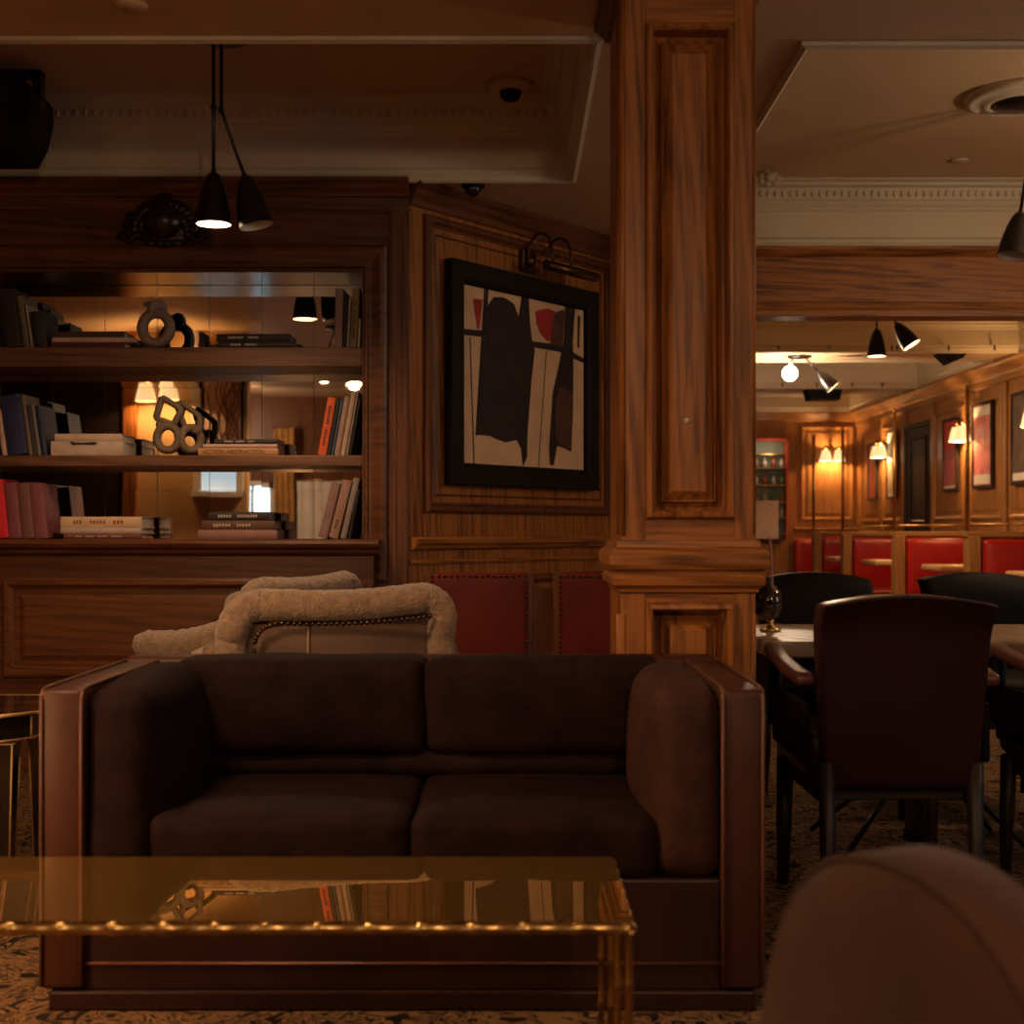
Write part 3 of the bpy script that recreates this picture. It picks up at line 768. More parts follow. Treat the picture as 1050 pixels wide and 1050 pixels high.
z = lie(203, 284, 553, 543.5, ZL, (.22, .11, .10), 'mauve book at the bottom of the dark ledge stack', G, dp=.245)
z = lie(207, 281, 543.5, 534, z, (.085, .04, .03), 'brown book with pale lettering in the dark ledge stack', G, ink=INK_L, words=(2, 6), dp=.235)
z = lie(214, 275, 534, 525, z, (.02, .013, .012), 'black book with pale lettering on top of the dark ledge stack', G, ink=INK_L, words=(3, 6), dp=.225)
stand(325.5, 9.5, 57, 14, ZL, (.20, .125, .115), 'mauve-grey book leaning on the ledge, first of four', G)
stand(336.5, 9.5, 59, 14, ZL, (.26, .155, .13), 'rosy book with a picture at its foot, leaning on the ledge', G, ink=INK_D, words=(1, 3))
stand(348.5, 6, 62, 13, ZL, (.19, .16, .16), 'grey book leaning on the ledge beyond the rosy one', G)
stand(356.5, 3, 50, 11, ZL, (.014, .013, .016), 'black book leaning on the ledge by the pilaster', G)
# ornate emblem on the cream book
for o in bpy.data.objects:
    if o.get('label', '').startswith('thick cream book with an ornate'):
        mb = MB(); rng = random.Random(2); t = 15/SB
        for k in range(16):
            zc = .10+.11*k/15; mb.ball((.007+.012*abs(math.sin(k*1.7))*.6, -.0005, zc), .0065+.003*rng.random(), 6, .7, .15, 1)
        mb.build('emblem', INK_D, o)

# sculptures
def circ(c, r1, r2, n=28, tilt=0, yaw=0, sq=1.0):
    pts = []
    q = Matrix.Rotation(yaw, 3, 'Z') @ Matrix.Rotation(tilt, 3, 'Y')
    for k in range(n):
        a = 2*PI*k/n; x, z = math.cos(a), math.sin(a)
        x = math.copysign(abs(x)**sq, x); z = math.copysign(abs(z)**sq, z)
        pts.append(Vector(c)+q @ Vector((x*r1, 0, z*r2)))
    return pts
sp = thing('ring_sculpture', 'pale stone loop sculpture of two rings on the top shelf', 'sculpture', px(160, 356, 6.52)*1)
sp.location.z = Z1+.015
mb = MB(); mb.loop(circ((0, 0, .092), .066, .072, tilt=.1), .030, 12, (.85, 1.1)); mb.build('lower_ring', M['stone'], sp)
mb = MB(); mb.loop(circ((.006, .0, .182), .028, .026, yaw=.6, tilt=.5), .022, 10); mb.ball((-.03, -.005, .205), .018, 10, 1.9, 1, .8); mb.build('upper_ring', M['stone'], sp)
sp2 = thing('knot_sculpture', 'brown carved sculpture of interlocking frames and rings on the middle shelf', 'sculpture', px(183, 467, 6.52)*1)
sp2.location.z = Z2+.018
mb = MB(); mb.loop(circ((-.048, -.01, .07), .052, .058), .022, 10, (.9, 1.3)); mb.build('ring', M['stone_brown'], sp2)
mb = MB(); mb.loop(circ((.055, .015, .068), .052, .055, yaw=.7), .021, 10, (.9, 1.2)); mb.build('ring', M['stone_brown'], sp2)
def quad_loop(pts, y, r, yaw=0):
    P = []
    for a, b in zip(pts, pts[1:]+pts[:1]):
        for k in range(6):
            t = .08+.84*k/5; P.append(Matrix.Rotation(yaw, 3, 'Z') @ Vector((a[0]+(b[0]-a[0])*t, y, a[1]+(b[1]-a[1])*t)))
    m_ = MB(); m_.loop(P, r, 6, (.9, 1.3)); return m_
quad_loop([(-.105, .165), (-.075, .265), (.02, .205), (-.02, .135)], -.012, .018).build('angular_loop', M['stone_brown'], sp2)
quad_loop([(-.005, .215), (.01, .245), (.10, .175), (.095, .10), (.03, .125)], .016, .017, .15).build('angular_loop', M['stone_brown'], sp2)
mb = MB(); mb.ball((-.085, -.01, .135), .022, 10); mb.build('knuckle', M['stone_brown'], sp2)

# carved boss over the bookcase
ob = thing('carved_boss', 'dark carved boss with scrolled leaves on the library frieze', 'ornament', (px(168, 225, 6.33).x, 6.372, 2.545))
mb = MB(); mb.ball((0, -.055, -.01), .082, 20, 1.1, .9, 1.0); mb.build('dome', mat('dark_bronze', (.016, .007, .005), .28, var=.3), ob)
mb = MB(); rng = random.Random(4)
mb.ball((0, -.03, -.02), .125, 18, 1.15, .25, .88)
for k in range(15):
    a = PI*(k/14); u, w = math.cos(a), math.sin(a)
    mb.ball((u*.135, -.045, -.04+w*.115), .030, 10, 1, .6, 1); mb.ball((u*.105, -.055, -.045+w*.085), .020, 8, 1, .7, 1)
for s_ in (-1, 1):
    for x, z, r_ in ((.15, -.055, .034), (.18, -.065, .026), (.205, -.075, .017), (.165, -.02, .03), (.155, .02, .026)): mb.ball((s_*x, -.03, z), r_, 10, 1.1, .6, .8)
    pts = [(s_*(.10+.012*k), -.055, -.085+.016*math.sin(k*1.0)) for k in range(10)]; mb.tube(pts, .013, 8)
for x in (-.06, -.02, .02, .06): mb.ball((x, -.045, -.108), .024, 10, 1.1, .7, .7)
mb.ball((0, -.03, .10), .034, 10, 1.3, .6, .8)
mb.build('scrollwork', bpy.data.materials['dark_bronze'], ob)

# ================================================================== LAMPS
def shade_mb(tip, d, hgt=.205, r=.072):
    mb = MB()
    pr = [(.014, 0), (.024, -.004), (.036, -.028), (.050, -.07), (.061, -.115), (.068, -.16), (r, -hgt)]
    pr_in = [(r-.003, -hgt+.001), (.065, -.16), (.058, -.115), (.047, -.07), (.03, -.032), (0, -.026)]
    dd = Vector(d).normalized()*-1
    mb.cm = 0; mb.lathe(pr, tip, 28, dd)
    f0 = len(mb.f)
    # drop the closing disc at the mouth so the lamp is open
    mb.f.pop(); mb.m.pop(); mb.smooth.pop()
    mb.lathe([(0.0001, 0.012), (.010, .012), (.014, 0)], tip, 12, dd)
    mb.cm = 1; mb.lathe(pr_in, tip, 28, dd)
    mb.f = [f for f in mb.f]
    # remove disc closing the inner mouth
    k = next(i for i in range(len(mb.f)-1, -1, -1) if len(mb.f[i]) == 28)
    mb.f.pop(k); mb.m.pop(k); mb.smooth.pop(k)
    return mb
def pendant(label, canopy, arms, group='pendant lamps', metal='black'):
    """arms: list of dict(pts=[world points canopy->tip], d=direction of the mouth, lit=watts or None)"""
    t = thing('pendant_lamp', label, 'pendant lamp', canopy, 0, group)
    c = Vector(canopy)
    mb = MB(); mb.lathe([(0, 0), (.11, 0), (.115, -.008), (.10, -.02), (.03, -.028), (0, -.03)][::-1], (0, 0, 0), 28); mb.build('canopy', M[metal], t)
    for a in arms:
        mb = MB(); pts = [Vector(p)-c for p in a['pts']]
        mb.tube([pts[0]+Vector((0, 0, .02))]+pts[1:], .0075, 8)
        for p in pts[1:-1]: mb.ball(p, .014, 10)
        mb.build('rod', M[metal], t)
        tip = pts[-1]; d = Vector(a['d']).normalized()
        if a.get('globe'):
            mb = MB(); mb.ball(tip+d*.09, a['globe'], 24); mb.lathe([(.012, 0), (.02, .03), (.03, .045)], tip-d*.0, 14, d); g = mb.build('globe', M['globe'], t)
            light('lamp_glow', 'POINT', tip+d*.32, a['lit'], a.get('gc', (1, .68, .41)), t, shadow_soft_size=.08)
            continue
        s = shade_mb(tip, d).build('shade', [M[metal], M['white_in']], t, recalc=False)
        mb = MB(); mb.ball(tip+d*.135, .036, 14); mb.build('bulb', M['bulb'] if a.get('lit') else M['white_in'], s)
        if a.get('lit'):
            l = light('lamp_beam', 'SPOT', tip+d*.19, a['lit'], a.get('color', WARM), t, spot_size=R(a.get('cone', 125)), spot_blend=.6, shadow_soft_size=.05)
            l.rotation_euler = (-d).to_track_quat('Z', 'Y').to_euler()
    return t
d0 = 5.5
pendant('black twin-shade pendant lamp hanging before the library', (px(228, 45, d0).x, d0, ZC),
        [dict(pts=[(px(219, 0, d0).x, d0, ZC-.02), px(219, 110, d0), px(219, 178, d0)], d=(0, 0, -1), lit=30, cone=150),
         dict(pts=[(px(227, 0, d0).x, d0, ZC-.02), px(227, 113, d0), px(251, 181, d0)], d=(.24, 0, -1))])
d1 = 6.25
pendant('black pendant lamp under the plaster medallion', (px(1046, 0, d1).x, d1, ZC-.04),
        [dict(pts=[(px(1052, 0, d1).x, d1, ZC-.06), px(1060, 130, d1), px(1046, 219, d1)], d=(-.2, -.1, -1)),
         dict(pts=[(px(1046, 0, d1).x, d1, ZC-.06), px(1075, 140, d1), px(1100, 215, d1)], d=(.3, 0, -1), lit=14)])
d2_ = 10.4
pendant('purple-black twin-shade pendant lamp just beyond the oak lintel', (px(912, 0, d2_).x, d2_, ZC),
        [dict(pts=[(px(903, 0, d2_).x, d2_, ZC-.02), px(899, 300, d2_), px(899, 338, d2_)], d=(0, 0, -1), lit=50),
         dict(pts=[(px(915, 0, d2_).x, d2_, ZC-.02), px(911, 318, d2_), px(919, 332, d2_)], d=(.62, -.25, -1), lit=30)])
d3 = 12.75
pendant('lit globe and cone lamp hanging from the soffit of the far room', (px(820, 0, d3).x, d3, ZS),
        [dict(pts=[(px(813, 0, d3).x, d3, ZS-.02), px(811, 373, d3)], d=(-.1, 0, -1), globe=.072, lit=42, gc=(1, .72, .46)),
         dict(pts=[(px(824, 0, d3).x, d3, ZS-.02), px(839, 381, d3)], d=(.75, -.15, -.85), lit=30)])
pendant('lit twin-shade pendant lamp reflected in the mirror above the orange book', (-1.38, 2.5, ZS),
        [dict(pts=[(-1.40, 2.5, ZS-.02), (-1.48, 2.5, 2.52)], d=(-.05, .25, -1), lit=42, cone=150),
         dict(pts=[(-1.36, 2.5, ZS-.02), (-1.27, 2.5, 2.47)], d=(.1, .25, -1), lit=32, cone=150)])
for lab, x, y, w in (('added unseen globe lamp behind the viewer, lighting the column and ceiling', .7, -.8, 44), ('added unseen globe lamp by the side window behind the viewer', 3.0, .8, 26),  # extra lamps out of view, put in only for their light
                     ('added unseen globe lamp behind the partition, lighting the white curtain', -3.3, -1.7, 24), ('added unseen globe lamp beyond the frame, lighting coffer, lintel and marble table', 3.4, 5.4, 26)):
    zt = ZC if y > 5 else ZS
    pendant(lab, (x, y, zt), [dict(pts=[(x-.02, y, zt-.02), (x-.05, y, 2.62)], d=(0, 0, -1), globe=.088, lit=w),
                              dict(pts=[(x+.02, y, zt-.02), (x+.12, y, 2.5)], d=(.25, .2, -1), lit=w*.3, cone=150)])
fl = thing('floor_lamp', 'brass floor lamp with lit glass globe beyond the sofa arm, outside the frame', 'floor lamp', (-1.75, 2.35, 0))
mb = MB(); mb.lathe([(0, .03), (.03, .03), (.12, .012), (.13, 0), (0, 0)][::-1], (0, 0, 0), 24); mb.build('base', M['brass_dull'], fl)
mb = MB(); mb.tube([(0, 0, .02), (0, 0, .70)], .011, 10); mb.lathe([(.012, .68), (.04, .71), (.045, .72)], (0, 0, 0), 16); mb.build('pole', M['brass_dull'], fl)
mb = MB(); mb.ball((0, 0, .81), .10, 24); mb.build('globe', emit('warm_globe', (1, .50, .20), 125), fl)
mb = MB(); hp = [(.012, .955), (.05, .945), (.10, .905), (.128, .85), (.140, .79), (.136, .79), (.124, .848), (.097, .90), (.05, .938), (.012, .948)]
mb.lathe(hp, (0, 0, 0), 32); mb.f = [f for f in mb.f if len(f) == 4]; mb.m = mb.m[:len(mb.f)]; mb.smooth = mb.smooth[:len(mb.f)]; mb.build('hood', M['brass_dull'], fl, recalc=False)  # hood added to keep the globe's light off the ceiling
mb = MB(); mb.tube([(0, 0, .90), (0, 0, .97)], .014, 10); mb.build('finial', M['brass_dull'], fl)
# sconces
def make_sconce(label):
    """wall plane facing -y at y=0, centred at the shade middle"""
    t = thing('wall_sconce', label, 'wall lamp', (0, 0, 0), 0, 'pleated twin-shade wall sconces')
    mb = MB(); mb.lathe([(0, 0), (.04, 0), (.045, .006), (.03, .02), (0, .028)], (0, 0, .12), 16, (0, -1, 0)); mb.ball((0, -.02, .19), .018, 10, 1, 1, 1.6); mb.build('backplate', M['brass_dull'], t)
    for s in (-1, 1):
        mb = MB(); mb.tube([(s*.005, -.02, .12), (s*.05, -.09, .08), (s*.085, -.13, .09), (s*.09, -.14, .13)], .008, 8); mb.lathe([(.018, 0), (.022, .01), (.012, .02), (.012, .05)], (s*.09, -.14, .10), 12); mb.build('arm', M['brass_dull'], t)
        mb = MB(); pf = lambda r, z, a: r*(1+.035*math.cos(a*22))
        mb.lathe([(.082, -.075), (.080, -.07), (.066, 0), (.046, .075)], (s*.09, -.14, 0), 88, fn=pf)
        mb.f = [f for f in mb.f if len(f) == 4]; mb.m = mb.m[:len(mb.f)]; mb.smooth = mb.smooth[:len(mb.f)]
        mb.m = [1 if (i_ % 4) == 1 and (i_//88) > 0 else 0 for i_ in range(len(mb.f))]; sh = mb.build('shade', [M['shade'], M['shade_fold']], t, recalc=False)
        mb = MB(); mb.ball((s*.09, -.14, 0), .02, 10, 1, 1, 1.5); mb.build('bulb', M['bulb_soft'], sh)
        light('sconce_glow', 'POINT', (s*.09, -.14, .045), 7, (1, .55, .22), t, shadow_soft_size=.01); light('sconce_glow', 'POINT', (s*.09, -.14, -.045), 8, (1, .55, .22), t, shadow_soft_size=.01)
    return t
sc0 = make_sconce('twin-shade sconce on the end wall of the far room')
sc0.location = (px(851, 0, YF).x, YF, px(0, 468, YF).z)
def sconce_light(p, w):
    light('sconce_glow', 'POINT', p, w, (1, .50, .16), None, shadow_soft_size=.06)
SL = []
for d, lab in ((17.1, 'twin-shade sconce on the booth wall closest to the room corner'), (14.0, 'twin-shade sconce between the dark door and the pink poster'), (12.0, 'twin-shade sconce above the dark picture at the frame edge')):
    s = dup(sc0, (XR, d, 2.10), -PI/2, lab); SL.append((XR-.30, d, 2.02))
s = dup(sc0, (mx_(165), D2, mz_(403)), PI, 'twin-shade sconce on the ochre partition, reflected in the mirror')
# ================================================================== CEILING BITS
def disc(name, lab, cat, x, y, d, zc, r, m='cream', h=.012):
    p = px(x, y, d); o = MB(); o.lathe([(0, -h), (r*.86, -h), (r*.95, -h*.6), (r, 0), (0, 0)], (0, 0, 0), 28); o = o.build(name, M[m]); o.location = (p.x, d, zc); tag(o, lab, cat); return o
disc('ceiling_disc', 'round cream cover plate on the soffit near the top edge', 'cover plate', 135, 5, 4.25, ZS, .05)
disc('ceiling_disc', 'small round cover plate in the coffer beside the medallion', 'cover plate', 983, 165, 7.35, ZC, .05)
sd = thing('smoke_detector', 'round smoke detector in the coffer before the library', 'smoke detector', (px(528, 0, 6.1).x-.02, 6.1, ZC))
mb = MB(); mb.lathe([(0, -.035), (.07, -.034), (.10, -.022), (.105, 0), (0, 0)], (0, 0, 0), 28); mb.build('base', M['cream'], sd)
mb = MB(); mb.lathe([(0, -.075), (.035, -.072), (.045, -.055), (.05, -.03), (0, -.03)], (0, 0, 0), 20); mb.build('sensor', M['black_matte'], sd)
cd = thing('dome_camera', 'small black dome camera on the soffit above the painting corner', 'camera', (px(485, 0, 6.43).x, 6.43, ZS))
mb = MB(); mb.lathe([(0, 0), (.055, 0), (.055, -.02), (.04, -.025), (0, -.025)][::-1], (0, 0, 0), 20); mb.build('base', M['black_matte'], cd)
mb = MB(); mb.ball((0, 0, -.025), .04, 16); mb.build('dome', M['black'], cd)
md = MB(); md.lathe([(0, -.05), (.06, -.05), (.07, -.03), (.12, -.03), (.13, -.045), (.15, -.05), (.165, -.04), (.20, -.03), (.21, -.04), (.235, -.03), (.25, 0), (0, 0)], (0, 0, 0), 48)
md = md.build('ceiling_medallion', M['cornice']); md.location = (px(1046, 0, 6.25).x, 6.25, ZC); tag(md, 'round moulded plaster medallion in the coffer above the pendant', 'medallion')
# rosette at the coffer corner
rs = MB(); 
for k in range(7): rs.ball((.045*math.cos(k*.9), 0, -.02+.03*math.sin(k*.9)), .025, 8, 1, .7, .8)
rs.ball((0, -.01, -.015), .03, 10)
rs = rs.build('plaster_rosette', M['cornice']); rs.location = (px(787, 0, 7.6).x, 7.55, ZC-.03); tag(rs, 'plaster leaf rosette at the coffer cornice beside the column', 'ornament')
# speakers
spk = thing('wall_speaker', 'large black loudspeaker hung in the coffer at the picture edge', 'loudspeaker', (-2.18, 5.85, 2.88))
mb = MB(); poly = [(-.33, -.19), (.10, -.19), (.145, -.11), (.17, 0), (.165, .08), (.14, .11), (-.02, .16), (-.33, .19)]
mb.prism(poly, 'y', -.14, .14); mb.build('cabinet', M['black_matte'], spk)
mb = MB(); mb.box(-.30, -.146, -.16, .07, -.138, .10, .003); mb.build('grille', M['black'], spk)
mb = MB(); mb.box(-.34, -.03, .165, .17, .03, .19); mb.box(.135, -.03, .03, .17, .03, .18); mb.build('bracket', M['black'], spk)
a = MB(); p = px(843, 0, 15.8); a.prism([(-.20, 0), (.205, 0), (.18, -.125), (-.17, -.125)], 'y', -.12, .12)
a = a.build('ceiling_speaker', M['black_matte']); a.location = (p.x, 15.8, ZS); tag(a, 'black speaker under the far room beam beside the globe lamp', 'loudspeaker')
a = MB(); p = px(973, 0, 12.6); a.prism([(-.12, 0), (.14, 0), (.10, -.05), (-.02, -.10)], 'y', -.1, .1)
a = a.build('ceiling_speaker', M['black_matte']); a.location = (p.x, 12.6, ZS); tag(a, 'angled black speaker under the beam over the booth wall', 'loudspeaker')
for i, (x, d) in enumerate(((798, 12.36), (850, 12.36), (914, 12.36), (919, 12.36), (972, 12.36), (1019, 12.36), (802, 15.46), (837, 15.46), (873, 15.46), (904, 15.46))):
    o = MB(); o.box(-.006, -.012, -.03, .006, .012, .015, .002, 1); o.ball((0, -.012, -.03), .008, 8); o = o.build('ceiling_hook', M['black']); o.location = (px(x, 0, d).x, d-.02, ZS+.03)
    tag(o, 'tiny dark hook on the lower moulding of %s far-room coffer' % ('the nearer' if d < 13 else 'the deeper'), 'hook', 'hooks on the %s coffer moulding' % ('nearer' if d < 13 else 'deeper'))

# ================================================================== SOFA
sf = thing('sofa', 'brown leather and velvet two-seat sofa behind the glass table', 'sofa', (-.25, 3.52, 0))
SX0, SX1, SY0, SY1 = -1.083, .58, 3.125, 3.91
mb = MB(); mb.box(SX0, SY1-.11, .05, SX1, SY1, .752, .02, 3); mb.build('back_frame', M['leather'], sf, True)
for s, x0 in ((0, SX0), (1, SX1-.1)):
    mb = MB(); mb.box(x0, SY0, .05, x0+.1, SY1-.02, .738, .014, 3); a = mb.build('arm_frame', M['leather'], sf, True)
    mb = MB()
    for xx in ((x0+.097, x0+.006) if s == 0 else (x0+.003, x0+.094)):
        mb.tube([(xx, SY0-.002, .06), (xx, SY0-.003, .40), (xx, SY0-.002, .715), (xx, SY0+.012, .736), (xx, SY0+.05, .74), (xx, SY1-.06, .74)], .0045, 8)
    mb.build('piping', M['piping'], a, True)
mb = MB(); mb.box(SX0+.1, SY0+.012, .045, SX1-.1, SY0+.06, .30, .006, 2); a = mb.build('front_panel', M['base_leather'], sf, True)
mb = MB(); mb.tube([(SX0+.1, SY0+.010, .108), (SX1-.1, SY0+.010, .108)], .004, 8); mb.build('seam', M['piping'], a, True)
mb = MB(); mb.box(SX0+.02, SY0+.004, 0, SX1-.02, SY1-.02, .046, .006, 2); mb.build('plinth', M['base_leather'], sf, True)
mb = MB(); mb.box(SX0+.1, SY0+.03, .10, SX1-.1, SY1-.1, .29); mb.build('deck', M['velvet'], sf, True)
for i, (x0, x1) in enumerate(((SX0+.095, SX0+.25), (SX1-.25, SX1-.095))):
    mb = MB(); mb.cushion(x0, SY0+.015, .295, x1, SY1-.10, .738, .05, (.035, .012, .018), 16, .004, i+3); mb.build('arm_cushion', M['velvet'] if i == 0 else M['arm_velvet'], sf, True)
mid = -.235
for i, (x0, x1) in enumerate(((SX0+.245, mid), (mid, SX1-.245))):
    mb = MB(); mb.cushion(x0, SY0+.012, .292, x1, SY1-.20, .445, .035, (.004, .006, .018), 16, .003, i); mb.build('seat_cushion', M['velvet'], sf, True)
    mb = MB(); mb.cushion(x0-.07*(i == 0), SY1-.27, .50, x1+.07*(i == 1), SY1-.07, .757, .035, (.006, .02, .004), 16, .004, i+7); mb.build('back_cushion', M['velvet'], sf, True)
mb = MB(); mb.cushion(SX0+.24, SY1-.25, .435, SX1-.24, SY1-.1, .52, .035, (0, .008, 0), 10, .003, 20); mb.build('lumbar_roll', M['velvet'], sf, True)

# ================================================================== COFFEE TABLE
ct = thing('coffee_table', 'brass bamboo-style coffee table with glass top before the sofa', 'table', (-.5, 2.46, 0))
TX0, TX1, TY0, TY1, TZ = -1.25, .193, 2.25, 2.68, .46
def bamboo(mb, p0, p1, r, n, off=0.0):
    p0, p1 = Vector(p0), Vector(p1); pts = []; rs = []
    L = (p1-p0).length; u = (p1-p0)/L
    for k in range(n+1):
        t = L*k/n
        for dt, rr in ((-.010, r), (-.006, r*1.22), (-.003, r*1.28), (.003, r*1.28), (.006, r*1.22), (.010, r)):
            tt = min(max(t+dt, 0), L)
            pts.append(p0+u*tt); rs.append(rr)
    q = [(pts[0], rs[0])]
    for p, r_ in zip(pts[1:], rs[1:]):
        if (p-q[-1][0]).length > 1e-4: q.append((p, r_))
    mb.tube([a for a, b in q], [b for a, b in q], 10)
for (a, b, n) in (((TX0, TY0, TZ-.0145), (TX1, TY0, TZ-.0145), 17), ((TX0, TY1, TZ-.0145), (TX1, TY1, TZ-.0145), 17), ((TX0, TY0, TZ-.0145), (TX0, TY1, TZ-.0145), 6), ((TX1, TY0, TZ-.0145), (TX1, TY1, TZ-.0145), 6)):
    mb = MB(); bamboo(mb, a, b, .0105, n); mb.build('top_rail', M['brass'], ct, True)
mb = MB(); mb.box(TX0-.006, TY0-.006, TZ-.006, TX1+.006, TY1+.006, TZ); mb.build('glass_top', M['table_glass'], ct, True)
for lx, sx in ((TX1, -1), (TX0, 1)):
    for ly, sy in ((TY0, 1), (TY1, -1)):
        mb = MB()
        for dx, dy, o_ in ((0, 0, 0), (sx*.018, 0, .4), (0, sy*.020, .7)):
            bamboo(mb, (lx+dx, ly+dy, 0), (lx+dx, ly+dy, TZ-.02), .0062, 5)
        mb.build('leg', M['brass'], ct, True)

# ================================================================== SHEEPSKIN ARMCHAIRS
def make_armchair(label):
    """faces local +y; back at -y. origin at floor centre."""
    t = thing('armchair', label, 'armchair', (0, 0, 0), 0, 'sheepskin-edged armchairs between the sofa and library')
    W, D = .345, .34
    mb = MB(); mb.cushion(-W+.02, -D+.04, .16, W-.02, D-.04, .40, .04, n=8); mb.build('seat_base', M['tan'], t)
    mb = MB(); mb.cushion(-.26, -.22, .37, .26, D, .50, .05, (0, .01, .02), 12, .004, 1); mb.build('seat_cushion', M['sheep'], t)
    # outside back panel, slightly bowed
    mb = MB()
    def fo(u, v):
        x = (-W+.03)+(2*W-.06)*u
        return (x, -D-.02+.05*(2*u-1)**2-.05*v, .16+.655*v+.0*u)
    mb.grid(fo, 16, 8)
    def fi(u, v):
        p = fo(u, v); return (p[0], p[1]+.05, p[2])
    mb.grid(fi, 16, 8)
    b = mb.build('outside_back', M['tan'], t)
    mb = MB(); mb.tube([Vector(fo(.33, v/8))+Vector((0, -.004, 0)) for v in range(9)], .004, 8); mb.build('seam', mat('pale_seam', (.34, .23, .16), .7), b)
    mb = MB(); mb.cushion(-.31, -D+.0, .42, .31, -D+.14, .87, .06, (0, .02, 0), 12, .006, 2); mb.build('inside_back', M['sheep'], t)
    # rolled sheepskin edge: up one side, over the top, down the other
    pts = []
    def rim(s): 
        return s
    for k in range(8): pts.append((-W+.012, -D-.005, .42+.37*k/7))
    for k in range(1, 9):
        a = PI-PI/2*k/8; pts.append((-W+.012+.085+.085*math.cos(a), -D-.03, .79+.084*math.sin(a)))
    for k in range(1, 16): pts.append((-W+.097+(2*W-.174)*k/16, -D-.040-.012*math.sin(PI*k/16), .876-.012*math.sin(PI*k/16)+.012*k/16))
    for k in range(0, 7):
        a = PI/2-PI/2*k/6; pts.append((W-.077+.065*math.cos(a), -D-.03, .823+.064*math.sin(a)))
    for k in range(1, 7): pts.append((W-.012, -D-.005, .823-.35*k/6))
    # densify and roughen
    mb = MB(); rng = random.Random(11)
    P = [Vector(p) for p in pts]; q = []
    for a, c in zip(P[:-1], P[1:]):
        for k in range(3): q.append(a.lerp(c, k/3))
    q.append(P[-1])
    mb.tube(q, [.049 for _ in q], 26)
    mb.v = [v+Vector((rng.uniform(-1, 1), rng.uniform(-1, 1), rng.uniform(-1, 1)))*.0022 for v in mb.v]
    mb.build('sheepskin_roll', M['sheep'], t)
    mb = MB()
    base = [(-W+.074, -D-.030-.002*k, .45+.026*k) for k in range(12)]
    for k in range(1, 8):
        a = PI-PI/2*k/8; base.append((-W+.074+.055+.055*math.cos(a), -D-.06-.003*k, .752+.064*math.sin(a)))
    for k in range(27): base.append((-W+.135+(2*W-.20)*k/26, -D-.078-.012*math.sin(PI*k/26), .820-.010*math.sin(PI*k/26)+.012*k/26))
    for p in base: mb.ball(p, .0085, 8)
    mb.build('nailhead_trim', M['nail'], t)
    for s in (-1, 1):
        mb = MB()
        mb.cushion(s*.29, -D+.04, .18, s*.40, D-.20, .60, .04, (.01, 0, 0), 10, .004, 3); a = mb.build('arm', M['tan'], t)
        mb = MB(); rng = random.Random(5)
        q = [(s*.355, -D+.05+(2*D-.25)*k/20, .71-.06*k/20-.02*math.sin(k/20*PI)) for k in range(21)]
        mb.tube(q, [.06]*20+[.045], 18)
        mb.ball((s*.355, D-.20, .65), .05, 14)
        mb.box(s*.325, -D+.05, .55, s*.385, D-.20, .62)
        mb.v = [v+Vector((rng.uniform(-1, 1), rng.uniform(-1, 1), rng.uniform(-1, 1)))*.0035 for v in mb.v]
        mb.build('arm_roll', M['sheep'], a)
    for sx in (-1, 1):
        for sy in (-1, 1):
            mb = MB(); mb.tube([(sx*.28, sy*.27, .18), (sx*.29, sy*.29, 0)], [.026, .016], 12); mb.build('leg', M['espresso'], t)
    return t
ac = make_armchair('sheepskin-edged tan armchair, its nailhead-trimmed back close behind the sofa')
ac.location = (-.665, 4.62, 0); ac.rotation_euler = (0, 0, R(20))
ac2 = dup(ac, (-1.16, 5.66, 0), R(60), 'sheepskin-edged armchair farther back, beyond the nailhead-trimmed one')

# ================================================================== RED CHAIRS
def make_red(label):
    t = thing('dining_chair', label, 'chair', (0, 0, 0), 0, 'oxblood nailhead chairs by the angled wall')
    mb = MB(); mb.cushion(-.20, -.02, .46, .20, .04, .93, .018, (0, .012, 0), 10); mb.build('backrest', M['red'], t)
    mb = MB()
    for k in range(16): mb.ball((-.19+.38*k/15, -.024, .918), .007, 8)
    for k in range(1, 20):
        for s in (-1, 1): mb.ball((s*.193, -.024, .918-.022*k), .006, 6)
    mb.build('nailhead_trim', M['nail'], t)
    mb = MB(); mb.cushion(-.22, .03, .40, .22, .46, .49, .03, (0, 0, .015), 8); mb.build('seat', M['red'], t)
    for s in (-1, 1):
        mb = MB(); mb.box(s*.205-.018, -.01, .0, s*.205+.018, .05, .935, .006); mb.build('rear_leg', M['darkZ'], t)
        mb = MB(); mb.tube([(s*.19, .42, .41), (s*.195, .43, 0)], [.022, .015], 10); mb.build('front_leg', M['darkZ'], t)
    return t
rc = make_red('oxblood leather chair with nailhead edge beside the sheepskin armchair')
rc.location = (-.135, 5.58, 0)
rc2 = dup(rc, (.39, 5.55, 0), R(-4), 'oxblood leather chair with nailhead edge next to the oak column')

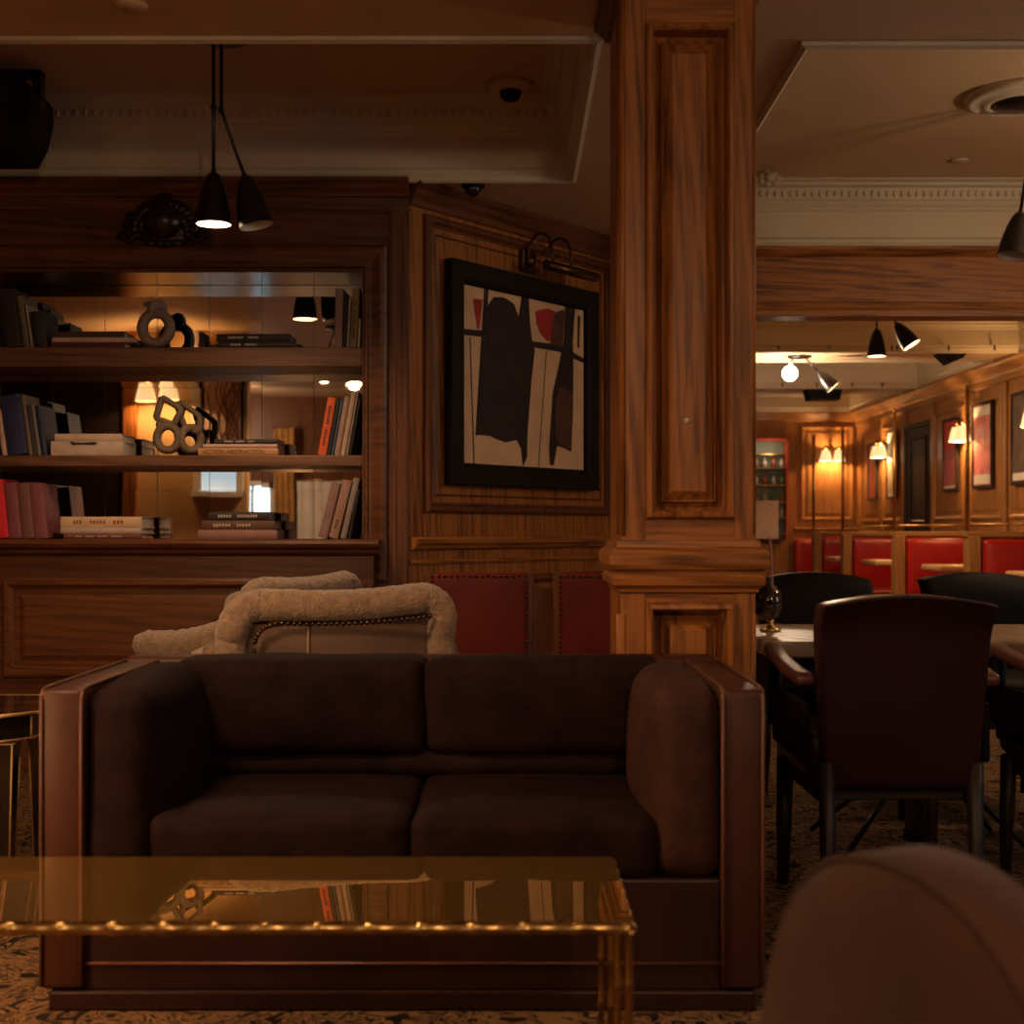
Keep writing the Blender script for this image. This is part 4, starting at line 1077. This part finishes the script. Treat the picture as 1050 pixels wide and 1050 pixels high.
# ================================================================== SIDE TABLE (mirrored)
stt = thing('side_table', 'glass and brass octagonal side table beside the sofa', 'table', (-1.785, 4.34, 0))
mb = MB(); a_, b_ = .33, .26; ch = .1
oct_ = [(-a_+ch, -b_), (a_-ch, -b_), (a_, -b_+ch), (a_, b_-ch), (a_-ch, b_), (-a_+ch, b_), (-a_, b_-ch), (-a_, -b_+ch)]
mb.prism(oct_, 'z', .538, .55); mb.build('glass_top', M['side_glass'], stt)
mb = MB(); mb.loop([(x, y, .546) for x, y in oct_], .006, 8) if False else None
for i in range(8):
    p, q = oct_[i], oct_[(i+1) % 8]; mb.tube([(p[0], p[1], .545), (q[0], q[1], .545)], .006, 8)
mb.build('brass_rim', M['rim'], stt)
mb = MB(); o2 = [(x*.94, y*.94) for x, y in oct_]; mb.prism(o2, 'z', .465, .536); ap = mb.build('apron', mat('mirrored_panel', (.06, .045, .035), .12, metal=.8), stt)
mb = MB()
for i in range(8):
    p, q = o2[i], o2[(i+1) % 8]
    mb.tube([(p[0], p[1], .466), (q[0], q[1], .466)], .004, 6); mb.tube([(p[0], p[1], .466), (p[0], p[1], .536)], .004, 6)
mb.build('brass_edge', M['rim'], ap)
for sx in (-1, 1):
    for sy in (-1, 1):
        mb = MB(); x, y = sx*.235, sy*.17; n0, n1 = .036, .02
        A = [(x-n0, y-n0, .455), (x+n0, y-n0, .455), (x+n0, y+n0, .455), (x-n0, y+n0, .455)]; B = [(x-n1, y-n1, 0), (x+n1, y-n1, 0), (x+n1, y+n1, 0), (x-n1, y+n1, 0)]
        i0 = [mb.vert(p) for p in A]; i1 = [mb.vert(p) for p in B]
        mb.face(i0); mb.face(i1[::-1])
        for k in range(4): mb.face((i0[k], i0[(k+1) % 4], i1[(k+1) % 4], i1[k]))
        l = mb.build('leg', bpy.data.materials['mirrored_panel'], stt)
        mb = MB()
        for k in range(4): mb.tube([A[k], B[k]], .0035, 6); mb.tube([A[k], A[(k+1) % 4]], .0035, 6)
        mb.build('brass_edge', M['rim'], l)

# ================================================================== MARBLE TABLE AND CHAIRS
mt = thing('dining_table', 'marble-topped dining table right of the oak column', 'table', (1.65, 4.75, 0))
mb = MB(); mb.box(.81, 4.33, .698, 2.5, 5.16, .75, .008); mb.build('marble_top', M['marble'], mt, True)
mb = MB(); mb.box(.95, 4.43, .685, 2.36, 5.06, .712); mb.build('underframe', M['espresso'], mt, True)
for bx in (1.42, 2.2):
    mb = MB(); mb.lathe([(.06, 0.03), (.05, .08), (.045, .4), (.05, .6), (.09, .69)], (bx, 4.75, 0), 20); mb.build('pedestal', M['espresso'], mt, True)
    for k in range(4):
        a = k*PI/2+PI/4; mb = MB(); mb.tube([(bx, 4.75, .36), (bx+.42*math.cos(a)*1.1, 4.75+.34*math.sin(a), .012)], .010, 8); mb.build('strut', M['black'], mt, True)
def make_chair(label):
    """faces local +y"""
    t = thing('dining_chair', label, 'chair', (0, 0, 0), 0, 'aubergine leather chairs round the marble table')
    mb = MB(); n = 18
    # padded back slab with a gently arched, backward-rolled top
    def fb(u, v):
        x = (u-.5)*(.43+.045*v); z = .39+.51*v+.028*v*(1-(2*u-1)**2)
        roll = -.05*max(0, v-.8)**2/.04
        return x, z, roll
    def front(u, v):
        x, z, r = fb(u, v); return (x, .055+r+.018*math.sin(PI*u)*math.sin(PI*v), z)
    def back(u, v):
        x, z, r = fb(u, v); return (x, -.035+r-.06*(v-.5)-.012*math.sin(PI*u)*math.sin(PI*v), z)
    A = mb.grid(front, n, 14); B = mb.grid(back, n, 14)
    for i in range(n-1):
        mb.face((A[i][0], A[i+1][0], B[i+1][0], B[i][0]), True)
        m_ = mb.vert((0, 0, 0)); mb.v.pop()
        mb.face((A[i][13], A[i+1][13], B[i+1][13], B[i][13]), True)
    for j in range(13):
        mb.face((A[0][j], A[0][j+1], B[0][j+1], B[0][j]), True); mb.face((A[n-1][j], A[n-1][j+1], B[n-1][j+1], B[n-1][j]), True)
    b = mb.build('backrest', M['aubergine'], t)
    bv = b.modifiers.new('soft_edges', 'BEVEL'); bv.width = .012; bv.segments = 3; bv.limit_method = 'ANGLE'; bv.angle_limit = R(50)
    mb = MB(); mb.cushion(-.25, .04, .40, .25, .52, .53, .04, (.0, .012, .02), 12, .002, 4); mb.build('seat', M['aubergine'], t)
    mb = MB(); mb.box(-.225, .05, .345, .225, .50, .41, .006); mb.build('seat_rail', M['espresso'], t)
    for s in (-1, 1):
        mb = MB(); x = s*.255
        mb.cushion(x-.028, .02, .665, x+.028, .50, .70, .014, n=8)
        mb.v = [Vector((v.x+s*.015*math.sin((v.y)*6), v.y, v.z+.05*v.y/.5)) for v in mb.v]
        a = mb.build('armrest', M['arm_leather'], t)
        mb = MB(); mb.tube([(x, .47, .50), (x, .485, .60), (x, .47, .71)], [.026, .022, .024], 10); mb.build('arm_post', M['aubergine_dark'], a)
        mb = MB(); mb.box(x-.012, .05, .45, x+.012, .48, .62, .01); mb.build('arm_side', M['aubergine_dark'], a)
        mb = MB(); mb.tube([(s*.205, .0, .46), (s*.205, -.01, .2), (s*.208, -.05, 0)], [.024, .022, .018], 4); mb.build('rear_leg', M['espresso'], t)
        mb = MB(); mb.tube([(s*.225, .47, .40), (s*.228, .48, .2), (s*.23, .485, 0)], [.028, .024, .018], 4); mb.build('front_leg', M['espresso'], t)
    return t
dc = make_chair('aubergine leather armchair, full back in view, before the marble table')
dc.location = (1.077, 3.78, 0)
dup(dc, (1.80, 3.82, 0), R(2), 'aubergine leather armchair at the picture edge, only its arm and seat showing')
for q in (dup(dc, (1.27, 5.72, 0), PI, 'dark leather chair across the marble table behind the glass vase'), dup(dc, (1.96, 5.71, 0), PI+R(3), 'dark leather chair across the marble table at the picture edge')):
    for ch in q.children:
        if ch.data.materials[0] == M['aubergine']: ch.data = ch.data.copy(); ch.data.materials[0] = M['aubergine_dark']

vs = thing('vase', 'smoked glass globe vase with brass foot and one tall stem on the marble table', 'vase', (.905, 4.78, .7505))
mb = MB(); mb.lathe([(0, 0), (.035, 0), (.038, .006), (.016, .016), (.010, .03), (.014, .04), (.0, .042)], (0, 0, 0), 20); mb.build('foot', M['brass'], vs)
mb = MB(); mb.lathe([(.012, .04), (.035, .05), (.052, .08), (.055, .105), (.048, .135), (.03, .16), (.016, .172), (.016, .185), (.020, .19)], (-.012, 0, 0), 28)
mb.f = [f for f in mb.f if len(f) == 4]; mb.m = mb.m[:len(mb.f)]; mb.smooth = mb.smooth[:len(mb.f)]
mb.build('globe', M['dark_glass'], vs, recalc=False)
mb = MB(); mb.tube([(.005, 0, .045), (.008, 0, .15), (.004, 0, .24), (.0, 0, .30), (-.004, 0, .335)], [.004, .004, .0035, .005, .002], 8); mb.build('stem', mat('dried_stem', (.42, .20, .14), .6), vs)

# ================================================================== NEAR BARREL CHAIR
fc = thing('tub_chair', 'rust-brown velvet barrel chair, rounded back nearest the viewer', 'armchair', (.380, 1.42, 0))
fc.rotation_euler = (0, 0, R(-62))
def arch(a, zs, zt, n, p=2.3, off=0):
    pts = []
    for k in range(n+1):
        th = PI-PI*k/n
        c, s = math.cos(th), math.sin(th)
        u = math.copysign(abs(c)**(2/p), c)*(a+off); w = abs(s)**(2/p)*(zt-zs+off)
        pts.append((u, zs+w))
    return [(-(a+off), .12)]+pts+[((a+off), .12)]
mb = MB(); nn = 36
AO = arch(.27, .36, .76, nn); BO = arch(.255, .38, .79, nn); CO = arch(.20, .40, .74, nn)
def bow(u): return .55*u*u
def shell(layers):
    V = []
    for pts, y in layers: V.append([mb.vert((u, y+bow(u), z)) for u, z in pts])
    for A, B in zip(V[:-1], V[1:]):
        for k in range(len(A)-1): mb.face((A[k], A[k+1], B[k+1], B[k]), True)
    return V
inn = arch(.235, .38, .728, nn)
def lay(k, y): return (arch(.240*k, .36*k+.02*(1-k), .28+.478*k, nn), y)
V = shell([lay(.30, -.034), lay(.55, -.033), lay(.74, -.030), lay(.86, -.024), lay(.93, -.015), lay(.975, -.002), lay(1, .018), lay(1, .105), lay(.97, .125), lay(.90, .137), lay(.75, .142), lay(.3, .145)])
for W_ in (V[0], V[-1]):
    L = len(W_)
    for k in range(L//2): mb.face((W_[k], W_[k+1], W_[L-2-k], W_[L-1-k]), False) if W_[k+1] != W_[L-2-k] and k+1 < L-2-k else None
mb.build('backrest', M['brown_velvet'], fc)
mb = MB(); mb.tube([(u, .006+bow(u), z) for u, z in lay(.992, 0)[0]], .004, 8); mb.build('piping', M['brown_velvet'], fc)
mb = MB(); mb.cushion(-.25, .14, .14, .25, .60, .44, .07, (.01, .01, .03), 12); mb.build('seat', M['brown_velvet'], fc)
for s in (-1, 1):
    mb = MB(); mb.cushion(s*.22, .10, .14, s*.33, .58, .56, .05, (.01, 0, .01), 12); mb.build('arm', M['brown_velvet'], fc)
    for y in (.06, .52):
        mb = MB(); mb.tube([(s*.2, y+.05, .16), (s*.21, y+.05, 0)], [.022, .016], 10); mb.build('leg', M['espresso'], fc)

# ================================================================== FAR ROOM : booths
def make_booth(d, label):
    t = thing('booth_bench', label, 'booth seat', (XR-.48, d, 0), 0, 'scarlet booth benches along the oak wall')
    x0, x1 = -.49, .46
    mb = MB(); mb.box(x0, 0, 0, x1, .07, 1.05); mb.build('partition', GZ, t)
    mb = MB(); mb.box(x0-.02, -.03, 1.05, x1, .10, 1.10, .008); mb.build('cap_rail', GX, t)
    mb = MB(); mb.cushion(x0+.10, -.09, .45, x1, .0, 1.035, .04, (0, .02, 0), 10); mb.build('backrest', M['bench_red'], t)
    mb = MB(); mb.cushion(x0+.10, -.50, .30, x1, -.02, .47, .05, (0, .01, .015), 10); mb.build('seat', M['bench_red'], t)
    mb = MB(); mb.box(x0+.1, -.46, 0, x1, -.02, .30); mb.build('base', M['darkX'], t)
    mb = MB(); mb.box(x0-.01, -.06, 0, x0+.085, .10, 1.06, .006); mb.build('end_post', GZ, t)
    mb = MB(); mb.tube([(x0-.0, .02, 1.09), (x0-.0, .02, 2.27)], .017, 12); mb.ball((x0, .02, 2.285), .026, 12); mb.build('brass_pole', M['brass_dull'], t)
    mb = MB(); mb.tube([(x0, .02, 1.16), (x1, .02, 1.16)], .010, 8); mb.build('brass_rail', M['brass_dull'], t)
    return t
b0 = make_booth(11.25, 'scarlet booth bench closest to the picture edge with brass pole')
for d, lab in ((13.4, 'scarlet booth bench below the sconce beside the dark door'), (15.5, 'scarlet booth bench under the dark door, third along the oak wall'), (17.0, 'scarlet booth bench closest to the room corner')):
    dup(b0, (XR-.48, d, 0), 0, lab)
# end-wall banquette
t = thing('booth_bench', 'low scarlet banquette along the far end wall', 'booth seat', (4.1, YF-.02, 0), 0, 'scarlet booth benches along the oak wall')
mb = MB(); mb.cushion(3.84, YF-.15, .42, 4.58, YF-.04, 1.0, .04, (0, .02, 0), 10); mb.build('backrest', M['bench_red'], t, True)
mb = MB(); mb.cushion(3.84, YF-.55, .3, 4.58, YF-.1, .46, .04, (0, 0, .01), 8); mb.build('seat', M['bench_red'], t, True)
mb = MB(); mb.box(3.86, YF-.5, 0, 4.57, YF-.1, .31); mb.build('base', M['darkX'], t, True)
def make_btable(label):
    t = thing('booth_table', label, 'table', (0, 0, 0), 0, 'pale wooden booth tables')
    mb = MB(); mb.box(-.45, -.28, .74, .45, .28, .80, .02, 3); mb.build('tabletop', mat('pale_table_wood', (.52, .30, .13), .3, var=.15), t)
    mb = MB(); mb.lathe([(.20, 0), (.2, .015), (.04, .03), (.035, .74), (.09, .765)], (-.1, 0, 0), 18); mb.build('pedestal', M['brass_dull'], t)
    return t
bt = make_btable('booth table in front of the bench beside the dark door')
bt.location = (XR-.50, 12.35, 0)
for (x, d, lab) in ((XR-.50, 14.5, 'booth table two bays from the picture edge'), (XR-.5, 10.2, 'booth table at the picture edge before the nearest red bench'), (XR-.5, 16.25, 'booth table in the bay nearest the room corner')):
    dup(bt, (x, d, 0), 0, lab)
# pictures on the booth wall : wall plane facing -y local -> rotated -90deg
def make_pic(label, w, h, m_in, d, z, bands=()):
    t = thing('framed_poster', label, 'picture', (XR-.032, d, z), -PI/2, 'framed posters along the booth wall')
    mb = MB(); mb.ring(-w/2, 0, w/2, h, 0, [(0, 0), (0, .025), (.03, .025), (.032, .012)], cap=False); mb.build('frame', M['espresso'], t)
    mb = MB(); mb.box(-w/2+.03, -.014, .03, w/2-.03, -.008, h-.03)
    mb.build('poster', m_in, t)
    for i, (z0, z1, m2) in enumerate(bands):
        mb = MB(); mb.box(-w/2+.032, -.0155, z0*h, w/2-.032, -.0135, z1*h); mb.build('poster_band', m2, t)
    return t
PR = mat('poster_red', (.50, .05, .03), .5, var=.2, scale=12); PP = mat('poster_pink', (.55, .18, .17), .4, var=.35, scale=8); PW = mat('poster_white', (.66, .60, .52), .5, var=.08); PD = mat('poster_dark', (.10, .07, .05), .4, var=.5, scale=8); PC = mat('poster_rose', (.36, .09, .09), .5, var=.3, scale=20)
make_pic('red poster hanging below the sconce beside the dark door', .46, .78, PR, 14.6, 1.53, ((.08, .58, PC), (.04, .09, PW)))
make_pic('tall pink and white poster in a black frame, right of the sconce', .56, .86, PP, 13.6, 1.53, ((.05, .16, PW), (.84, .95, PW)))
make_pic('dark picture at the frame edge below a sconce', .6, .86, PD, 12.5, 1.53, ((.05, .13, PW),))
make_pic('small red poster next to the room corner', .42, .75, PR, 17.75, 1.50)
make_pic('pale poster between the corner sconce and the dark door', .42, .85, PW, 16.85, 1.50, ((.1, .55, mat('poster_buff', (.45, .36, .22), .5)),))
# bar nook in the far wall
bn = thing('bar_shelf', 'lit bar alcove with bottles on the far end wall', 'shelf', (3.5, YF, 0))
NX0, NX1 = 3.22, 3.74
mb = MB(); mb.box(NX0, YF-.22, 1.50, NX0+.03, YF, 2.36); mb.box(NX1-.03, YF-.22, 1.0, NX1, YF, 2.36); mb.box(NX0, YF-.22, 2.33, NX1, YF, 2.36); mb.build('alcove_frame', mat('red_lacquer', (.42, .05, .02), .4), bn, True)
mb = MB(); mb.box(NX0+.03, YF-.02, 1.0, NX1-.03, YF-.003, 2.33); mb.build('back_panel', M['green_wall'], bn, True)
mb = MB(); mb.box(NX0, YF-.26, 1.0, NX1-.14, YF-.23, 1.52); mb.build('pale_counter_panel', M['paper'], bn, True)
for z in (1.06, 1.27, 1.49, 1.72, 1.95, 2.14):
    mb = MB(); mb.box(NX0+.03, YF-.2, z, NX1-.03, YF-.02, z+.014); mb.build('glass_shelf', M['brass_dull'], bn, True)
rng = random.Random(9)
bcols = [(.55, .5, .4), (.12, .30, .10), (.5, .25, .08), (.7, .65, .55), (.45, .12, .06)]
bm_ = [mat('bottle_glass', c, .12, var=.1) for c in bcols]
nb = 0
for z, lab in ((1.284, 'lower'), (1.504, 'middle'), (1.734, 'upper'), (1.964, 'top')):
    for x in (3.32, 3.44, 3.56, 3.67):
        mb = MB(); h = rng.uniform(.13, .18); mb.lathe([(0, 0), (.03, 0), (.031, h*.55), (.012, h*.72), (.011, h*.97), (.0, h)], (0, 0, 0), 12)
        o = mb.build('bottle', bm_[nb % 5]); o.location = (x, YF-.11, z+.001); nb += 1
        tag(o, 'small bottle on the %s shelf of the lit bar alcove' % lab, 'bottle', 'bottles on the %s bar shelf' % lab)
light('bar_glow', 'POINT', (3.5, YF-.35, 2.2), 2.0, (1, .7, .45), None, shadow_soft_size=.08)
# booth-room side table lamp-lit chair back glimpsed beside the column
# ================================================================== WORLD + CAMERA
w = bpy.data.worlds.new('World'); sc.world = w; w.use_nodes = True
bg = w.node_tree.nodes['Background']; bg.inputs[0].default_value = (.5, .35, .22, 1); bg.inputs[1].default_value = .02
cam = bpy.data.cameras.new('Camera'); co = bpy.data.objects.new('Camera', cam); col.objects.link(co)
co.location = (0, 0, H); co.rotation_euler = (PI/2, 0, 0)
cam.sensor_width = 36; cam.sensor_fit = 'HORIZONTAL'; cam.lens = F/1050*36; cam.shift_y = 20/1050; cam.clip_end = 100
cam.dof.use_dof = True; cam.dof.focus_distance = 5.2; cam.dof.aperture_fstop = 3.6
sc.camera = co
sc.view_settings.view_transform = 'Standard'; sc.view_settings.look = 'None'; sc.view_settings.gamma = 1; sc.view_settings.exposure = .5
sc.view_settings.use_curve_mapping = False
sc.cycles.max_bounces = 8; sc.cycles.diffuse_bounces = 4; sc.cycles.glossy_bounces = 4; sc.cycles.transparent_max_bounces = 12
sc.cycles.caustics_reflective = False; sc.cycles.caustics_refractive = False
sc.cycles.sample_clamp_indirect = 4; sc.cycles.use_denoising = True
